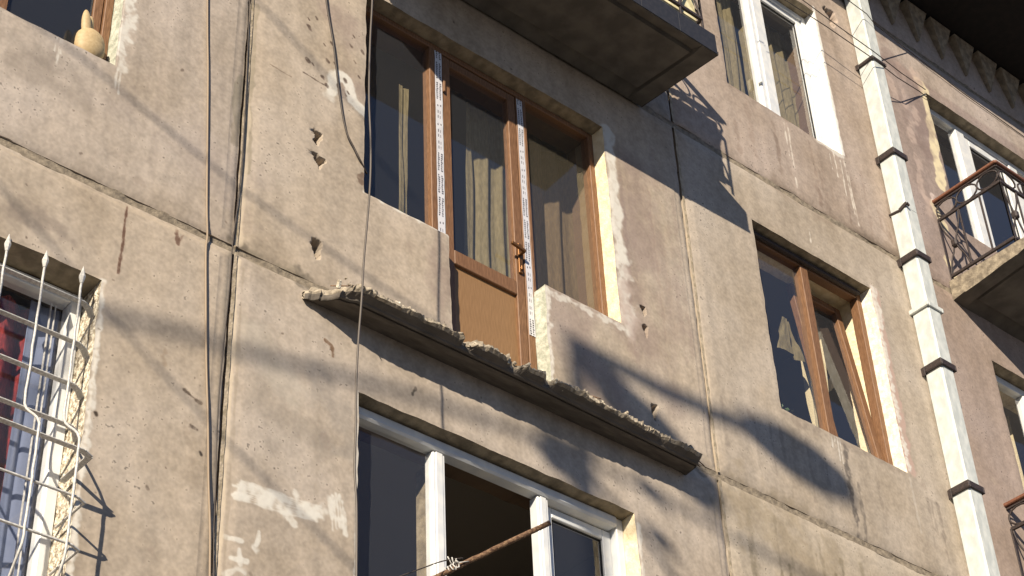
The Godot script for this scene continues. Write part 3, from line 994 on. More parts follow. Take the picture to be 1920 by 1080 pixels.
func build_walls() -> void:
	var cols := [-5.2, -2.6, 0.02, 3.39, 5.98, 9.36, 12.0]
	var rows := [0.0, 1.8, 4.6, 7.4, 10.2, 13.0, 13.9]
	for c in cols.size() - 1:
		for r in rows.size() - 1:
			var ops := []
			var y: float = rows[r]
			if r >= 2 and r <= 4:
				match c:
					1: ops = [[-1.97, -0.735 if r == 3 else -0.662, y + 0.5 if r == 2 else y + 0.785, y + 2.27 if r == 2 else y + 2.36]]
					2: ops = [[0.797 if r > 2 else 0.778, 2.69 if r > 2 else 2.655, y + 0.79 if r != 2 else 5.38, y + 2.365 if r > 2 else 6.87], [1.385, 2.09, y + 0.02, y + 0.79 if r != 2 else 5.38]]
					3: ops = [[4.07 if r < 4 else 4.04, 5.3 if r < 4 else 5.285, y + 0.75 if r == 3 else y + 0.785, y + 2.31 if r == 3 else y + 2.35]]
					4: ops = [[6.69, 8.6, y + 0.79, y + 2.29], [7.3, 8.0, y + 0.02, y + 0.79]]
			var near: bool = c >= 1 and c <= 4 and r >= 2
			if c == 2 and r == 3: ops[0][2] = 8.185
			panel(cols[c], cols[c + 1], rows[r], rows[r + 1], ops, 0.03 if near else 0.5)
	for c in range(1, cols.size() - 1):
		for r in rows.size() - 1:
			var x: float = cols[c]
			var near: bool = (c == 2 or c == 3)
			joint(Vector2(x + (0.006 if near else 0.0), rows[r] + 0.02), Vector2(x + (0.006 if near else 0.0), rows[r + 1] - 0.02), 0.02 if near else 0.03, -0.004 if near else -0.02, M.mortar_pale if near else M.mortar, 0.004)
			joint(Vector2(x, rows[r]), Vector2(x, rows[r + 1]), 0.04, -0.05, M.mortar, 0.004)
	for r in range(1, rows.size() - 1):
		for c in cols.size() - 1:
			joint(Vector2(cols[c], rows[r]), Vector2(cols[c + 1], rows[r]), 0.06, -0.017, M.mortar, 0.010)
	# inside: floors, cross walls, back wall, outer ends
	for r in rows.size():
		var st := begin()
		bx(st, -5.2, 12.0, rows[r] - 0.08, rows[r] + 0.08, -3.0, -0.125, 0.0)
		commit("floor_slab", st, M.room, bld)
	for x in [-5.15, -2.6, 0.02, 3.39, 5.98, 9.36, 11.95]:
		var st := begin()
		bx(st, x - 0.05, x + 0.05, 0.1, 13.8, -2.99, -0.125, 0.0)
		commit("cross_wall", st, M.room, bld)
	var bw := begin()
	bx(bw, -5.2, 12.0, 0.0, 13.9, -3.15, -3.0, 0.0)
	commit("back_wall", bw, M.room, bld)


func win(called: String, label: String) -> Node3D:
	var w := node(called, bld)
	w.set_meta("label", label)
	return w


func build_windows() -> void:
	var st: SurfaceTool
	# upper left: brown
	var w := win("window", "brown framed window with a rabbit ornament, at the top left")
	commit("frame", frame_mesh(-1.97, -0.735, 8.19, 9.755, -0.10, 0.045, 0.07), M.wood, w)
	sash(w, -1.33, -0.785, 8.235, 9.71, -0.115, 0.05, M.wood)
	sash(w, -1.92, -1.335, 8.235, 9.71, -0.115, 0.05, M.wood)
	# lower left: white behind the grille
	w = win("window", "white framed window behind the white steel grille")
	commit("frame", frame_mesh(-1.97, -0.665, 5.105, 6.865, -0.16, 0.055, 0.08), M.pvc, w)
	pane(w, -1.26, -0.71, 5.15, 6.81, -0.20)
	sash(w, -1.91, -1.26, 5.16, 6.80, -0.175, 0.06, M.pvc)
	st = begin()
	bx(st, -0.795, -0.789, 5.16, 6.80, -0.215, -0.205, 0.001)
	bx(st, -0.772, -0.767, 5.16, 6.80, -0.215, -0.205, 0.001)
	commit("track", st, M.white_steel, w)
	# the door and its two side windows
	w = win("balcony_window", "brown framed balcony window left and right of the brown door")
	st = begin()
	bx(st, 0.80, 0.845, 8.19, 9.76, -0.17, -0.10); bx(st, 1.345, 1.385, 8.19, 9.72, -0.17, -0.10)
	bx(st, 0.845, 1.345, 8.19, 8.235, -0.17, -0.102); bx(st, 0.845, 2.645, 9.72, 9.762, -0.17, -0.10)
	bx(st, 2.09, 2.115, 8.15, 9.72, -0.17, -0.10); bx(st, 2.645, 2.69, 8.15, 9.76, -0.17, -0.10); bx(st, 2.115, 2.645, 8.15, 8.195, -0.17, -0.102)
	commit("frame", st, M.wood, w)
	for q in [[1.385, 1.445, 8.19], [2.036, 2.09, 7.44]]:
		st = begin()
		bx(st, q[0], q[1], q[2], 9.72, -0.17, -0.104)
		commit("mullion", st, M.wood, w)
	film(w, 1.387, 1.44, 8.28, 9.715, -0.101)
	film(w, 2.04, 2.086, 7.86, 9.70, -0.101)
	pane(w, 0.835, 1.355, 8.225, 9.73, -0.135)
	pane(w, 2.105, 2.655, 8.185, 9.73, -0.135, M.glass_dusty)
	var d := win("balcony_door", "brown door with a glazed top and solid bottom panel opening onto the broken slab")
	commit("frame", frame_mesh(1.447, 2.032, 7.45, 9.715, -0.108, 0.062, 0.055), M.wood, d)
	st = begin()
	bx(st, 1.509, 1.97, 8.115, 8.215, -0.16, -0.107)
	commit("middle_rail", st, M.wood, d)
	st = begin()
	bx(st, 1.505, 1.975, 7.5, 8.12, -0.145, -0.128)
	commit("panel", st, M.woodpanel, d)
	pane(d, 1.50, 1.98, 8.205, 9.66, -0.13)
	st = begin()
	bx(st, 1.985, 2.015, 8.28, 8.50, -0.108, -0.096, 0.004)
	bar(st, Vector3(2.0, 8.42, -0.10), Vector3(2.0, 8.42, -0.055), 0.016, 0.016)
	bar(st, Vector3(2.005, 8.42, -0.06), Vector3(1.90, 8.435, -0.058), 0.016, 0.02)
	bx(st, 1.993, 2.007, 8.30, 8.33, -0.097, -0.085, 0.003)
	commit("handle", st, M.brass, d)
	st = begin()
	for y in [7.75, 9.4]: bx(st, 1.445, 1.46, y, y + 0.09, -0.108, -0.09, 0.003)
	commit("hinge", st, M.wood, d)
	# below the broken slab: white, middle leaf open
	w = win("balcony_window", "white framed window and open door below the broken slab")
	st = begin()
	bx(st, 0.78, 0.83, 5.39, 6.865, -0.17, -0.10); bx(st, 2.60, 2.652, 5.39, 6.865, -0.17, -0.10); bx(st, 0.83, 2.60, 6.80, 6.865, -0.17, -0.082, 0.012)
	bx(st, 0.83, 1.32, 5.39, 5.44, -0.17, -0.102); bx(st, 2.11, 2.60, 5.39, 5.44, -0.17, -0.102)
	commit("frame", st, M.pvc, w)
	for q in [[1.322, 1.405], [2.03, 2.108]]:
		st = begin()
		bx(st, q[0], q[1], 4.62, 6.799, -0.17, -0.104, 0.006)
		bx(st, q[0] + 0.02, q[1] - 0.02, 4.62, 6.799, -0.106, -0.099, 0.003)
		commit("mullion", st, M.pvc, w)
	pane(w, 0.82, 1.33, 5.43, 6.81, -0.135)
	sash(w, 2.11, 2.60, 5.445, 6.795, -0.15, 0.06, M.pvc)
	st = begin()
	bx(st, 1.375, 1.40, 4.66, 6.79, -0.31, -0.172, 0.004)
	commit("door_stop", st, M.soffit, w)
	# right: brown, right leaf tilted in
	w = win("window", "brown framed window with its right leaf tilted inwards")
	commit("frame", frame_mesh(4.07, 5.30, 8.155, 9.705, -0.10, 0.05, 0.07), M.wood, w)
	st = begin()
	bx(st, 4.645, 4.72, 8.205, 9.655, -0.165, -0.095)
	commit("mullion", st, M.wood, w)
	pane(w, 4.11, 4.655, 8.195, 9.665, -0.135)
	st = begin()
	bx(st, 4.075, 5.255, 9.668, 9.70, -0.10, -0.062, 0.012)
	commit("head_strip", st, M.iron, w)
	var tl := Basis(Vector3.RIGHT, deg_to_rad(-5.6))
	var piv := Vector3(0, 8.21, -0.12)
	st = begin()
	var sx0 := 4.725; var sx1 := 5.245
	for q in [[sx0, sx0 + 0.06, 0.0, 1.44], [sx1 - 0.06, sx1, 0.0, 1.44], [sx0 + 0.06, sx1 - 0.06, 0.0, 0.06], [sx0 + 0.06, sx1 - 0.06, 1.38, 1.44]]:
		box(st, piv + tl * Vector3((q[0] + q[1]) / 2, (q[2] + q[3]) / 2, -0.025), Vector3(q[1] - q[0], q[3] - q[2], 0.05), 0.004, tl)
	var sf := commit("sash_frame", st, M.wood, w)
	sf.set_meta("label", "brown leaf tilted into the room")
	st = begin()
	face(st, [piv + tl * Vector3(sx0 + 0.05, 0.05, -0.025), piv + tl * Vector3(sx1 - 0.05, 0.05, -0.025), piv + tl * Vector3(sx1 - 0.05, 1.39, -0.025), piv + tl * Vector3(sx0 + 0.05, 1.39, -0.025)], Vector3.BACK)
	commit("pane", st, M.glass, w)
	# upper right: white
	w = win("window", "white framed window on the top floor left of the drainpipe")
	commit("frame", frame_mesh(4.04, 5.285, 10.99, 12.545, -0.10, 0.05, 0.07), M.pvc, w)
	st = begin()
	bx(st, 4.55, 4.69, 11.04, 12.495, -0.165, -0.088, 0.008)
	bx(st, 4.60, 4.66, 11.04, 12.495, -0.09, -0.078, 0.004)
	commit("mullion", st, M.pvc, w)
	sash(w, 4.70, 5.23, 11.045, 12.49, -0.112, 0.055, M.pvc)
	pane(w, 4.08, 4.56, 11.03, 12.505, -0.135)
	st = begin()
	bx(st, 4.53, 4.548, 11.35, 11.46, -0.10, -0.07, 0.004)
	commit("handle", st, M.pvc, w)
	# beyond the pipe
	for q in [[10.2, "white balcony window beyond the drainpipe, top floor"], [7.4, "white balcony window beyond the drainpipe, lower floor"], [4.6, ""]]:
		var y: float = q[0]
		w = win("balcony_window", q[1]) if q[1] != "" else node("balcony_window", bld)
		st = begin()
		bx(st, 6.69, 6.73, y + 0.795, y + 2.285, -0.17, -0.10); bx(st, 6.73, 8.56, y + 2.225, y + 2.285, -0.17, -0.10); bx(st, 8.56, 8.6, y + 0.795, y + 2.285, -0.17, -0.10)
		bx(st, 6.73, 7.2, y + 0.795, y + 0.84, -0.17, -0.102); bx(st, 8.06, 8.56, y + 0.795, y + 0.84, -0.17, -0.102)
		commit("frame", st, M.pvc, w)
		for x in [7.17, 7.92]:
			st = begin()
			bx(st, x, x + 0.12, y + 0.05, y + 2.225, -0.17, -0.094, 0.006)
			commit("mullion", st, M.pvc, w)
		pane(w, 6.72, 7.18, y + 0.83, y + 2.235, -0.135)
		sash(w, 7.295, 7.915, y + 0.06, y + 2.22, -0.11, 0.075, M.pvc)
		pane(w, 8.03, 8.57, y + 0.83, y + 2.235, -0.135)


# the stub left where a balcony was cut off: ragged along its front
func build_broken_slab() -> void:
	var r := node("broken_balcony_slab", bld)
	r.set_meta("label", "ragged stub of a demolished balcony slab below the brown door")
	var st := begin()
	var su := begin()
	var n := 190
	var x0 := 0.42
	var x1 := 3.085
	var prof := func(x: float) -> Array:
		var e := smoothstep(-0.03, 0.22, x - x0 + nn(x, 81.0, 12.0) * 0.05) * smoothstep(-0.004, 0.02, x1 - x)
		var k := lerpf(0.05, 1.0, e)
		var am := 0.35 + 1.6 * maxf(0.0, nn(x, 91.0, 3.5) + 0.15)
		var zt := (0.222 + nn(x, 2.0, 5.0) * 0.012 + hz(x, 5.0) * 0.016 * am) * k
		if x > 1.9: zt -= (x - 1.9) * 0.035 * k
		zt -= maxf(0.0, nn(x, 61.0, 3.0) - 0.15) * 0.16 * k
		var zl := (0.15 - maxf(0.0, x - 1.9) * 0.022) * k
		var y0 := 7.266
		var yt := 7.326 + nn(x, 3.0, 6.0) * 0.012 + hz(x, 4.0) * 0.020 * am
		yt = lerpf(7.292, yt, clampf(e * 3.0, 0, 1))
		return [Vector3(x, 7.286, -0.01), Vector3(x, y0 + 0.008, zl * 0.5), Vector3(x, y0, zl * 0.90), Vector3(x, y0 + 0.012, zl * 0.92), Vector3(x, y0 + 0.012, zl * 0.97), Vector3(x, y0 - 0.001, zl), Vector3(x, y0 + 0.004, zl + 0.012 * k), Vector3(x, y0 + 0.012, zl + 0.018 * k),
			Vector3(x, y0 + 0.030 + nn(x, 15.0, 30.0) * 0.004, lerpf(zl, zt, 0.75)), Vector3(x, y0 + 0.046 + hz(x, 71.0) * 0.012 * am + maxf(0.0, nn(x, 75.0, 5.0)) * 0.03 * (-1.0), zt), Vector3(x, yt, maxf(zt - 0.006 + hz(x, 31.0) * 0.022 * am, 0.012)), Vector3(x, yt + 0.010 + hz(x, 41.0) * 0.018 * am, zt * 0.7), Vector3(x, lerpf(7.30, 7.395, clampf(e * 3.0, 0, 1)) + nn(x, 51.0, 9.0) * 0.02, -0.01)]
	var prev: Array = prof.call(x0)
	for i in range(1, n + 1):
		var x := lerpf(x0, x1, float(i) / n) + (rng.randf_range(-0.006, 0.006) if i < n else 0.0)
		var cur: Array = prof.call(x)
		for k in cur.size() - 1:
			var out := Vector3.DOWN if k < 7 else (Vector3(0, -0.6, 0.8) if k < 9 else (Vector3.BACK if k == 9 else Vector3.UP))
			var to := su if k < 8 else st
			face(to, [prev[k], cur[k], cur[k + 1]], out)
			face(to, [prev[k], cur[k + 1], prev[k + 1]], out)
		prev = cur
	face(st, prof.call(x0), Vector3.LEFT)
	face(st, prof.call(x1), Vector3.RIGHT)
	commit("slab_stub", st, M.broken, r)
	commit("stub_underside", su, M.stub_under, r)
	# lumps of broken concrete still clinging to the edge
	for k in 46:
		var x := rng.randf_range(0.5, 3.05)
		var s := rng.randf_range(0.008, 0.022)
		st = begin()
		box(st, Vector3(x, rng.randf_range(7.30, 7.352), rng.randf_range(0.17, 0.20) - maxf(0, x - 1.9) * 0.035), Vector3(s * rng.randf_range(1.0, 2.6), s * 0.8, s), s * 0.3, Basis.from_euler(Vector3(rng.randf() * 3, rng.randf() * 3, rng.randf() * 3)))
		commit("concrete_lump", st, [M.plaster_dirty, M.broken][k % 2], r)
	for q in [[0.52, 0.10, Vector3(0.16, 0.05, 0.05)], [0.60, 0.17, Vector3(0.05, -0.07, 0.03)], [3.06, 0.1, Vector3(0.05, -0.07, 0.04)], [3.07, 0.06, Vector3(0.06, -0.04, 0.03)], [2.2, 0.19, Vector3(0.04, -0.02, 0.03)]]:
		var p := Vector3(q[0], 7.345, q[1])
		st = begin(true)
		tube(st, [p, p + q[2] * 0.5 + Vector3(0.006, 0, 0), p + q[2]], 0.0035, 0.003, 5)
		commit("rebar", st, M.rust, r)


func build_eave() -> void:
	var r := node("roof_eave", bld)
	var st := begin()
	bx(st, -5.2, 12.2, 13.54, 13.62, -0.2, 0.784, 0.004)
	commit("soffit", st, M.eave, r)
	st = begin()
	bx(st, -5.2, 12.2, 13.50, 13.75, 0.785, 0.82, 0.004)
	commit("fascia", st, M.eave, r)
	var rf := begin()
	face(rf, [Vector3(-5.3, 13.74, 0.9), Vector3(12.3, 13.74, 0.9), Vector3(12.3, 15.6, -2.6), Vector3(-5.3, 15.6, -2.6)], Vector3.UP)
	face(rf, [Vector3(-5.3, 13.74, -6.1), Vector3(12.3, 13.74, -6.1), Vector3(12.3, 15.6, -2.6), Vector3(-5.3, 15.6, -2.6)], Vector3.UP)
	face(rf, [Vector3(-5.3, 13.70, -6.1), Vector3(12.3, 13.70, -6.1), Vector3(12.3, 13.70, 0.9), Vector3(-5.3, 13.70, 0.9)], Vector3.DOWN)
	commit("roof", rf, M.eave, r)
	var x := 6.40
	for k in 24:                                         # row of pointed corbels under the eave
		var xc := 6.405 + (k - 6) * 0.335
		st = begin()
		var a := Vector3(xc - 0.15, 13.50, 0.0); var b := Vector3(xc + 0.13, 13.50, 0.0); var t := Vector3(xc, 13.12, 0.0)
		var f := Vector3(0, 0, 0.085)
		var g := Vector3(0, 0, 0.03)
		face(st, [a + f, b + f, t + g], Vector3.BACK)
		face(st, [a, a + f, t + g, t], Vector3.LEFT)
		face(st, [b, b + f, t + g, t], Vector3.RIGHT)
		face(st, [a, b, b + f, a + f], Vector3.UP)
		commit("pointed_corbel", st, M.slab_side, r)


func build_pipe() -> void:
	var r := node("drainpipe")
	tag(r, "white square sheet metal drainpipe running down the wall with dark brackets", "drainpipe")
	var ys := [13.35, 12.20, 11.19, 10.62, 10.17, 9.682, 9.18, 8.165, 7.15, 6.1, 5.1, 4.0, 2.9, 1.8, 0.3]
	for k in ys.size() - 1:
		var st := begin()
		var e := 0.0015 * (k % 2)
		bx(st, 5.740 - e, 5.884 + e, ys[k + 1] - 0.02, ys[k] - 0.001, 0.004 - e, 0.152 + e + 0.001 * (k % 3), 0.012)
		commit("pipe_section", st, M.pipe, r)
	for y in [12.186, 11.177, 10.159, 9.166, 8.152, 7.14, 6.1, 5.1, 4.0, 2.9]:
		var st := begin()
		var h := 0.026
		if y > 12.1: h = 0.014
		bx(st, 5.724, 5.7375, y - h, y + h, -0.005, 0.169, 0.003)
		bx(st, 5.7375, 5.888, y - h, y + h, 0.1545, 0.169, 0.003)
		bx(st, 5.888, 5.901, y - h, y + h, -0.005, 0.169, 0.003)
		bx(st, 5.708, 5.716, y - h - 0.035, y + h * 0.4, -0.01, 0.03, 0.002)
		bx(st, 5.722, 5.744, y - h - 0.006, y - h - 0.001, 0.0, 0.169, 0.001)
		commit("bracket", st, M.iron, r)
	var st := begin()
	bar(st, Vector3(5.735, 10.62, -0.01), Vector3(5.732, 10.60, 0.10), 0.012, 0.016)
	bar(st, Vector3(5.732, 10.60, 0.10), Vector3(5.735, 10.63, 0.172), 0.014, 0.03)
	bar(st, Vector3(5.735, 10.63, 0.172), Vector3(5.76, 10.61, 0.172), 0.014, 0.02)
	commit("hook", st, M.iron, r)
	st = begin()
	bx(st, 5.718, 5.738, 9.66, 9.70, -0.005, 0.17, 0.004)
	bx(st, 5.738, 5.887, 9.66, 9.70, 0.1545, 0.17, 0.004)
	bx(st, 5.887, 5.904, 9.66, 9.70, -0.005, 0.17, 0.004)
	commit("collar", st, M.pipe, r)


func grille_z(y: float) -> float:
	return 0.17 * smoothstep(6.08, 5.86, y) * smoothstep(5.05, 5.35, y)


func build_grille() -> void:
	var r := node("security_grille")
	tag(r, "white steel window grille with spear tips and a bulging lower part", "grille")
	var st: SurfaceTool
	for k in 7:
		var x := -0.768 - 0.184 * k
		st = begin(true)
		var pts := []
		for j in 48: pts.append(Vector3(x + nn(x, j * 0.3) * 0.004, lerpf(6.80, 5.06, j / 47.0), grille_z(lerpf(6.80, 5.06, j / 47.0)) + 0.012))
		tube(st, pts, 0.0062, -1.0, 6)
		commit("upright_bar", st, M.white_steel, r)
		st = begin()
		lathe(st, Vector3(x, 6.79, 0.012), [Vector2(0.0075, 0.0), Vector2(0.016, 0.035), Vector2(0.012, 0.05), Vector2(0.001, 0.095)], 8)
		commit("spear_tip", st, M.white_steel, r)
	for y in [6.70, 6.475, 6.255, 6.035, 5.83, 5.61, 5.39, 5.18]:
		st = begin()
		var z := grille_z(y)
		var thick := 0.006 if y > 5.7 else 0.009
		var deep := 0.03 if y > 5.7 else 0.012
		bar(st, Vector3(-1.99, y, z), Vector3(-0.74, y, z), deep, thick)
		bar(st, Vector3(-0.742, y, z), Vector3(-0.695 if z > 0.05 else -0.70, y - 0.004, z - 0.02), deep, thick)
		if z > 0.05: bar(st, Vector3(-0.697, y, z - 0.02), Vector3(-0.70, y - 0.012, -0.07), deep, thick)
		else: bar(st, Vector3(-0.702, y, z - 0.02), Vector3(-0.664, y - 0.012, -0.055), deep, thick)
		commit("cross_bar", st, M.white_steel, r)


func cable(pts: Array, rad: float, m: Material, label: String, called := "cable", per := 8, group := "", category := "cable") -> void:
	var st := begin(true)
	tube(st, curve(pts, per), rad, -1.0, 6)
	tag(commit(called, st, m), label, category, group)


func build_cables() -> void:
	cable([Vector3(-0.279, 9.193, 0.012), Vector3(-0.245, 8.723, 0.012), Vector3(-0.223, 8.462, 0.012), Vector3(-0.196, 8.027, 0.014), Vector3(-0.166, 7.585, 0.012), Vector3(-0.149, 7.390, 0.012), Vector3(-0.151, 7.287, 0.014), Vector3(-0.132, 7.004, 0.016), Vector3(-0.102, 6.648, 0.014), Vector3(-0.072, 6.335, 0.016), Vector3(-0.046, 6.036, 0.014), Vector3(-0.018, 5.776, 0.012), Vector3(0.001, 5.471, 0.012)], 0.0055, M.cable_tan, "thin tan cable fixed down the wall just left of the vertical joint")
	cable([Vector3(-0.002, 9.304, 0.006), Vector3(0.007, 8.891, 0.006), Vector3(0.017, 8.420, 0.007), Vector3(0.020, 7.972, 0.008), Vector3(0.011, 7.682, 0.008), Vector3(-0.002, 7.400, 0.008), Vector3(-0.005, 7.133, 0.010), Vector3(-0.011, 6.907, 0.010), Vector3(-0.021, 6.565, 0.010), Vector3(-0.017, 6.303, 0.010), Vector3(-0.006, 6.053, 0.010), Vector3(0.002, 5.784, 0.010), Vector3(0.021, 5.478, 0.010)], 0.003, M.cable_dark, "dark thin cable tucked along the vertical panel joint")
	cable([Vector3(0.457, 9.688, 0.030), Vector3(0.495, 9.403, 0.030), Vector3(0.549, 9.141, 0.025), Vector3(0.579, 8.954, 0.020), Vector3(0.618, 8.692, 0.020), Vector3(0.661, 8.529, 0.015), Vector3(0.715, 8.445, 0.012), Vector3(0.757, 8.384, 0.010), Vector3(0.827, 8.343, -0.020)], 0.0055, M.cable_dark, "dark cable slanting down the wall to the left edge of the door opening")
	cable([Vector3(0.237, 8.948, 0.800), Vector3(0.236, 8.625, 0.800), Vector3(0.225, 8.310, 0.800), Vector3(0.222, 7.939, 0.800), Vector3(0.235, 7.630, 0.800), Vector3(0.234, 7.392, 0.800), Vector3(0.218, 7.122, 0.800), Vector3(0.202, 6.893, 0.800), Vector3(0.193, 6.675, 0.800), Vector3(0.178, 6.433, 0.800), Vector3(0.170, 6.203, 0.800), Vector3(0.171, 5.984, 0.800), Vector3(0.168, 5.771, 0.800), Vector3(0.182, 5.571, 0.800), Vector3(0.185, 5.182, 0.800)], 0.005, M.cable_grey, "grey cable hanging free in front of the facade past the brown window")
	cable([Vector3(4.374, 12.269, 0.190), Vector3(4.887, 12.257, 0.190), Vector3(5.288, 12.232, 0.190), Vector3(5.736, 12.216, 0.190), Vector3(6.125, 12.254, 0.150), Vector3(6.655, 12.487, 0.020)], 0.004, M.cable_dark, "upper of two wires strung past the drainpipe to the plaster patch", "cable", 1)
	cable([Vector3(4.217, 12.041, 0.190), Vector3(4.654, 12.101, 0.190), Vector3(5.138, 12.122, 0.190), Vector3(5.711, 12.116, 0.190), Vector3(6.096, 12.210, 0.120), Vector3(6.562, 12.406, 0.020), Vector3(6.715, 12.406, 0.010)], 0.004, M.cable_dark, "lower of two wires strung past the drainpipe to the plaster patch", "cable", 1)
	cable([Vector3(5.398, 12.725, 0.190), Vector3(5.518, 12.680, 0.190), Vector3(5.747, 12.668, 0.190), Vector3(5.847, 12.623, 0.180), Vector3(6.515, 12.884, 0.020), Vector3(7.236, 12.834, 0.010), Vector3(8.453, 12.799, 0.010)], 0.004, M.cable_dark, "wire running along the wall just below the eave shadow", "cable", 1)


func build_things() -> void:
	# curtains behind the glass
	curtain(1.235, 1.30, 8.45, 9.45, -0.26, 1.0, 0.01, M.khaki, "narrow khaki curtain strip behind the window left of the brown door", 0.0, 1.0)
	curtain(1.82, 2.16, 7.6, 9.72, -0.34, 3.0, 0.018, M.khaki, "khaki curtain hanging in folds behind the brown door glass", 0.12, 2.0)
	curtain(2.36, 2.92, 7.7, 9.72, -0.36, 3.5, 0.02, M.khaki_dark, "khaki curtain behind the window right of the brown door", 0.2, 3.0)
	curtain(-1.90, -0.83, 4.8, 6.80, -0.30, 7.0, 0.03, M.redcloth, "dark red curtain behind the white grille", 0.1, 4.0)
	curtain(4.61, 4.69, 9.0, 9.30, -0.30, 1.0, 0.02, M.khaki, "pale lace curtain edge behind the fixed pane of the right brown window", 0.2, 5.0)
	curtain(4.96, 5.14, 8.0, 9.60, -0.42, 2.0, 0.025, M.lace, "pale lace curtain behind the tilted leaf of the right brown window", 0.1, 6.0)
	curtain(4.42, 4.62, 10.8, 12.5, -0.30, 2.0, 0.02, M.khaki, "beige curtain behind the left pane of the white top floor window", 0.0, 7.0)
	curtain(4.75, 5.3, 10.8, 12.5, -0.34, 5.0, 0.03, M.khaki, "beige curtain behind the right pane of the white top floor window", 0.0, 8.0)
	curtain(6.72, 7.1, 10.8, 12.5, -0.34, 3.0, 0.03, M.khaki, "beige curtain beside the white balcony door beyond the drainpipe", 0.0, 9.0)
	curtain(6.80, 7.3, 7.9, 9.6, -0.34, 4.0, 0.03, M.lace, "pale curtain in the lower window beyond the drainpipe", 0.0, 10.0)
	curtain(-0.86, -0.70, 4.8, 6.82, -0.27, 1.5, 0.008, M.tulle, "pale blue net curtain at the right side of the grilled window", 0.0, 11.0)
	# rabbit ornament on the sill
	var r := node("rabbit_figurine")
	tag(r, "beige rabbit ornament seen from behind in the corner of the top left window", "ornament")
	var st := begin(true)
	ellipsoid(st, Vector3(-0.858, 8.30, -0.055), Vector3(0.080, 0.092, 0.05))
	ellipsoid(st, Vector3(-0.857, 8.27, -0.055), Vector3(0.0815, 0.09, 0.0505))
	commit("body", st, M.ceramic, r)
	for q in [[-0.893, 0.10, -0.05], [-0.868, -0.06, -0.075]]:
		st = begin(true)
		ellipsoid(st, Vector3(q[0], 8.40, q[2]), Vector3(0.026, 0.105, 0.02), Basis(Vector3.BACK, q[1]))
		commit("ear", st, M.ceramic, r)
	# plants
	r = node("potted_cactus")
	tag(r, "small potted cactus behind the window left of the brown door", "plant")
	st = begin(true)
	lathe(st, Vector3(1.22, 8.13, -0.24), [Vector2(0.001, 0.0), Vector2(0.05, 0.0), Vector2(0.07, 0.10), Vector2(0.062, 0.10), Vector2(0.001, 0.09)], 14)
	commit("pot", st, M.pot, r)
	st = begin(true)
	ellipsoid(st, Vector3(1.22, 8.30, -0.24), Vector3(0.035, 0.06, 0.02))
	commit("pad", st, M.cactus, r)
	st = begin(true)
	ellipsoid(st, Vector3(1.235, 8.40, -0.24), Vector3(0.032, 0.042, 0.016))
	commit("pad", st, M.cactus, r)
	for k in 9:
		st = begin(true)
		var a := k * 0.7
		tube(st, [Vector3(1.22, 8.22, -0.24), Vector3(1.22 + cos(a) * 0.05, 8.29, -0.24 + sin(a) * 0.04), Vector3(1.22 + cos(a) * 0.11, 8.29 + 0.02 * (k % 3), -0.24 + sin(a) * 0.07)], 0.012, 0.003, 5)
		commit("leaf", st, M.leaf, r)
	r = node("potted_plant")
	tag(r, "bushy potted plant behind the lower left of the right brown window", "plant")
	st = begin(true)
	lathe(st, Vector3(4.34, 8.12, -0.28), [Vector2(0.001, 0.0), Vector2(0.055, 0.0), Vector2(0.075, 0.11), Vector2(0.065, 0.11), Vector2(0.001, 0.1)], 14)
	commit("pot", st, M.pot, r)
	st = begin()
	for k in 120:
		var c := Vector3(4.34, 8.33, -0.28) + Vector3(rng.randfn() * 0.055, rng.randfn() * 0.05, rng.randfn() * 0.04)
		var b := Basis.from_euler(Vector3(rng.randf() * 6, rng.randf() * 6, rng.randf() * 6))
		face(st, [c, c + b * Vector3(0.012, 0.02, 0), c + b * Vector3(0, 0.04, 0.004), c + b * Vector3(-0.012, 0.02, 0)], Vector3.UP)
	var lf := commit("foliage", st, M.leaf, r)
	lf.set_meta("kind", "stuff")
	# clothesline pole
	r = node("clothesline_pole")
	tag(r, "rusty pole sticking out in front of the open white window, wire tied to it", "pole")
	var p1 := Vector3(1.429, 6.061, 0.620)
	var p0 := Vector3(1.094, 5.854, 0.220)
	p0 = p0 + (p0 - p1) * 0.55
	st = begin(true)
	var pts := []
	for k in 25: pts.append(p0.lerp(p1, k / 24.0) + Vector3(nn(k * 0.3, 1.0), nn(k * 0.3, 4.0), 0) * 0.004)
	tube(st, pts, 0.0125, 0.0125, 10)
	commit("rod", st, M.rust, r)
	var mid := Vector3(1.123, 5.880, 0.270)
	st = begin(true)
	var ring := []
	for k in 22: ring.append(mid + Vector3(cos(k * 1.3) * 0.016, sin(k * 1.3) * 0.016, (k - 11) * 0.004))
	tube(st, ring, 0.004, -1.0, 5)
	for k in 4: tube(st, [mid + Vector3(0, 0.01, k * 0.01), mid + Vector3(rng.randf_range(-0.05, 0.05), rng.randf_range(0.0, 0.05), 0.02 * k)], 0.003, -1.0, 4)
	commit("wire_tie", st, M.white_steel, r)
	cable([Vector3(0.280, 5.373, 0.270), Vector3(0.789, 5.711, 0.270), Vector3(0.941, 5.812, 0.270), Vector3(1.067, 5.894, 0.270), Vector3(1.189, 5.953, 0.270)], 0.003, M.cable_dark, "thin wire tied to the rusty pole below the broken slab", "clothes_wire", 6, "", "wire")


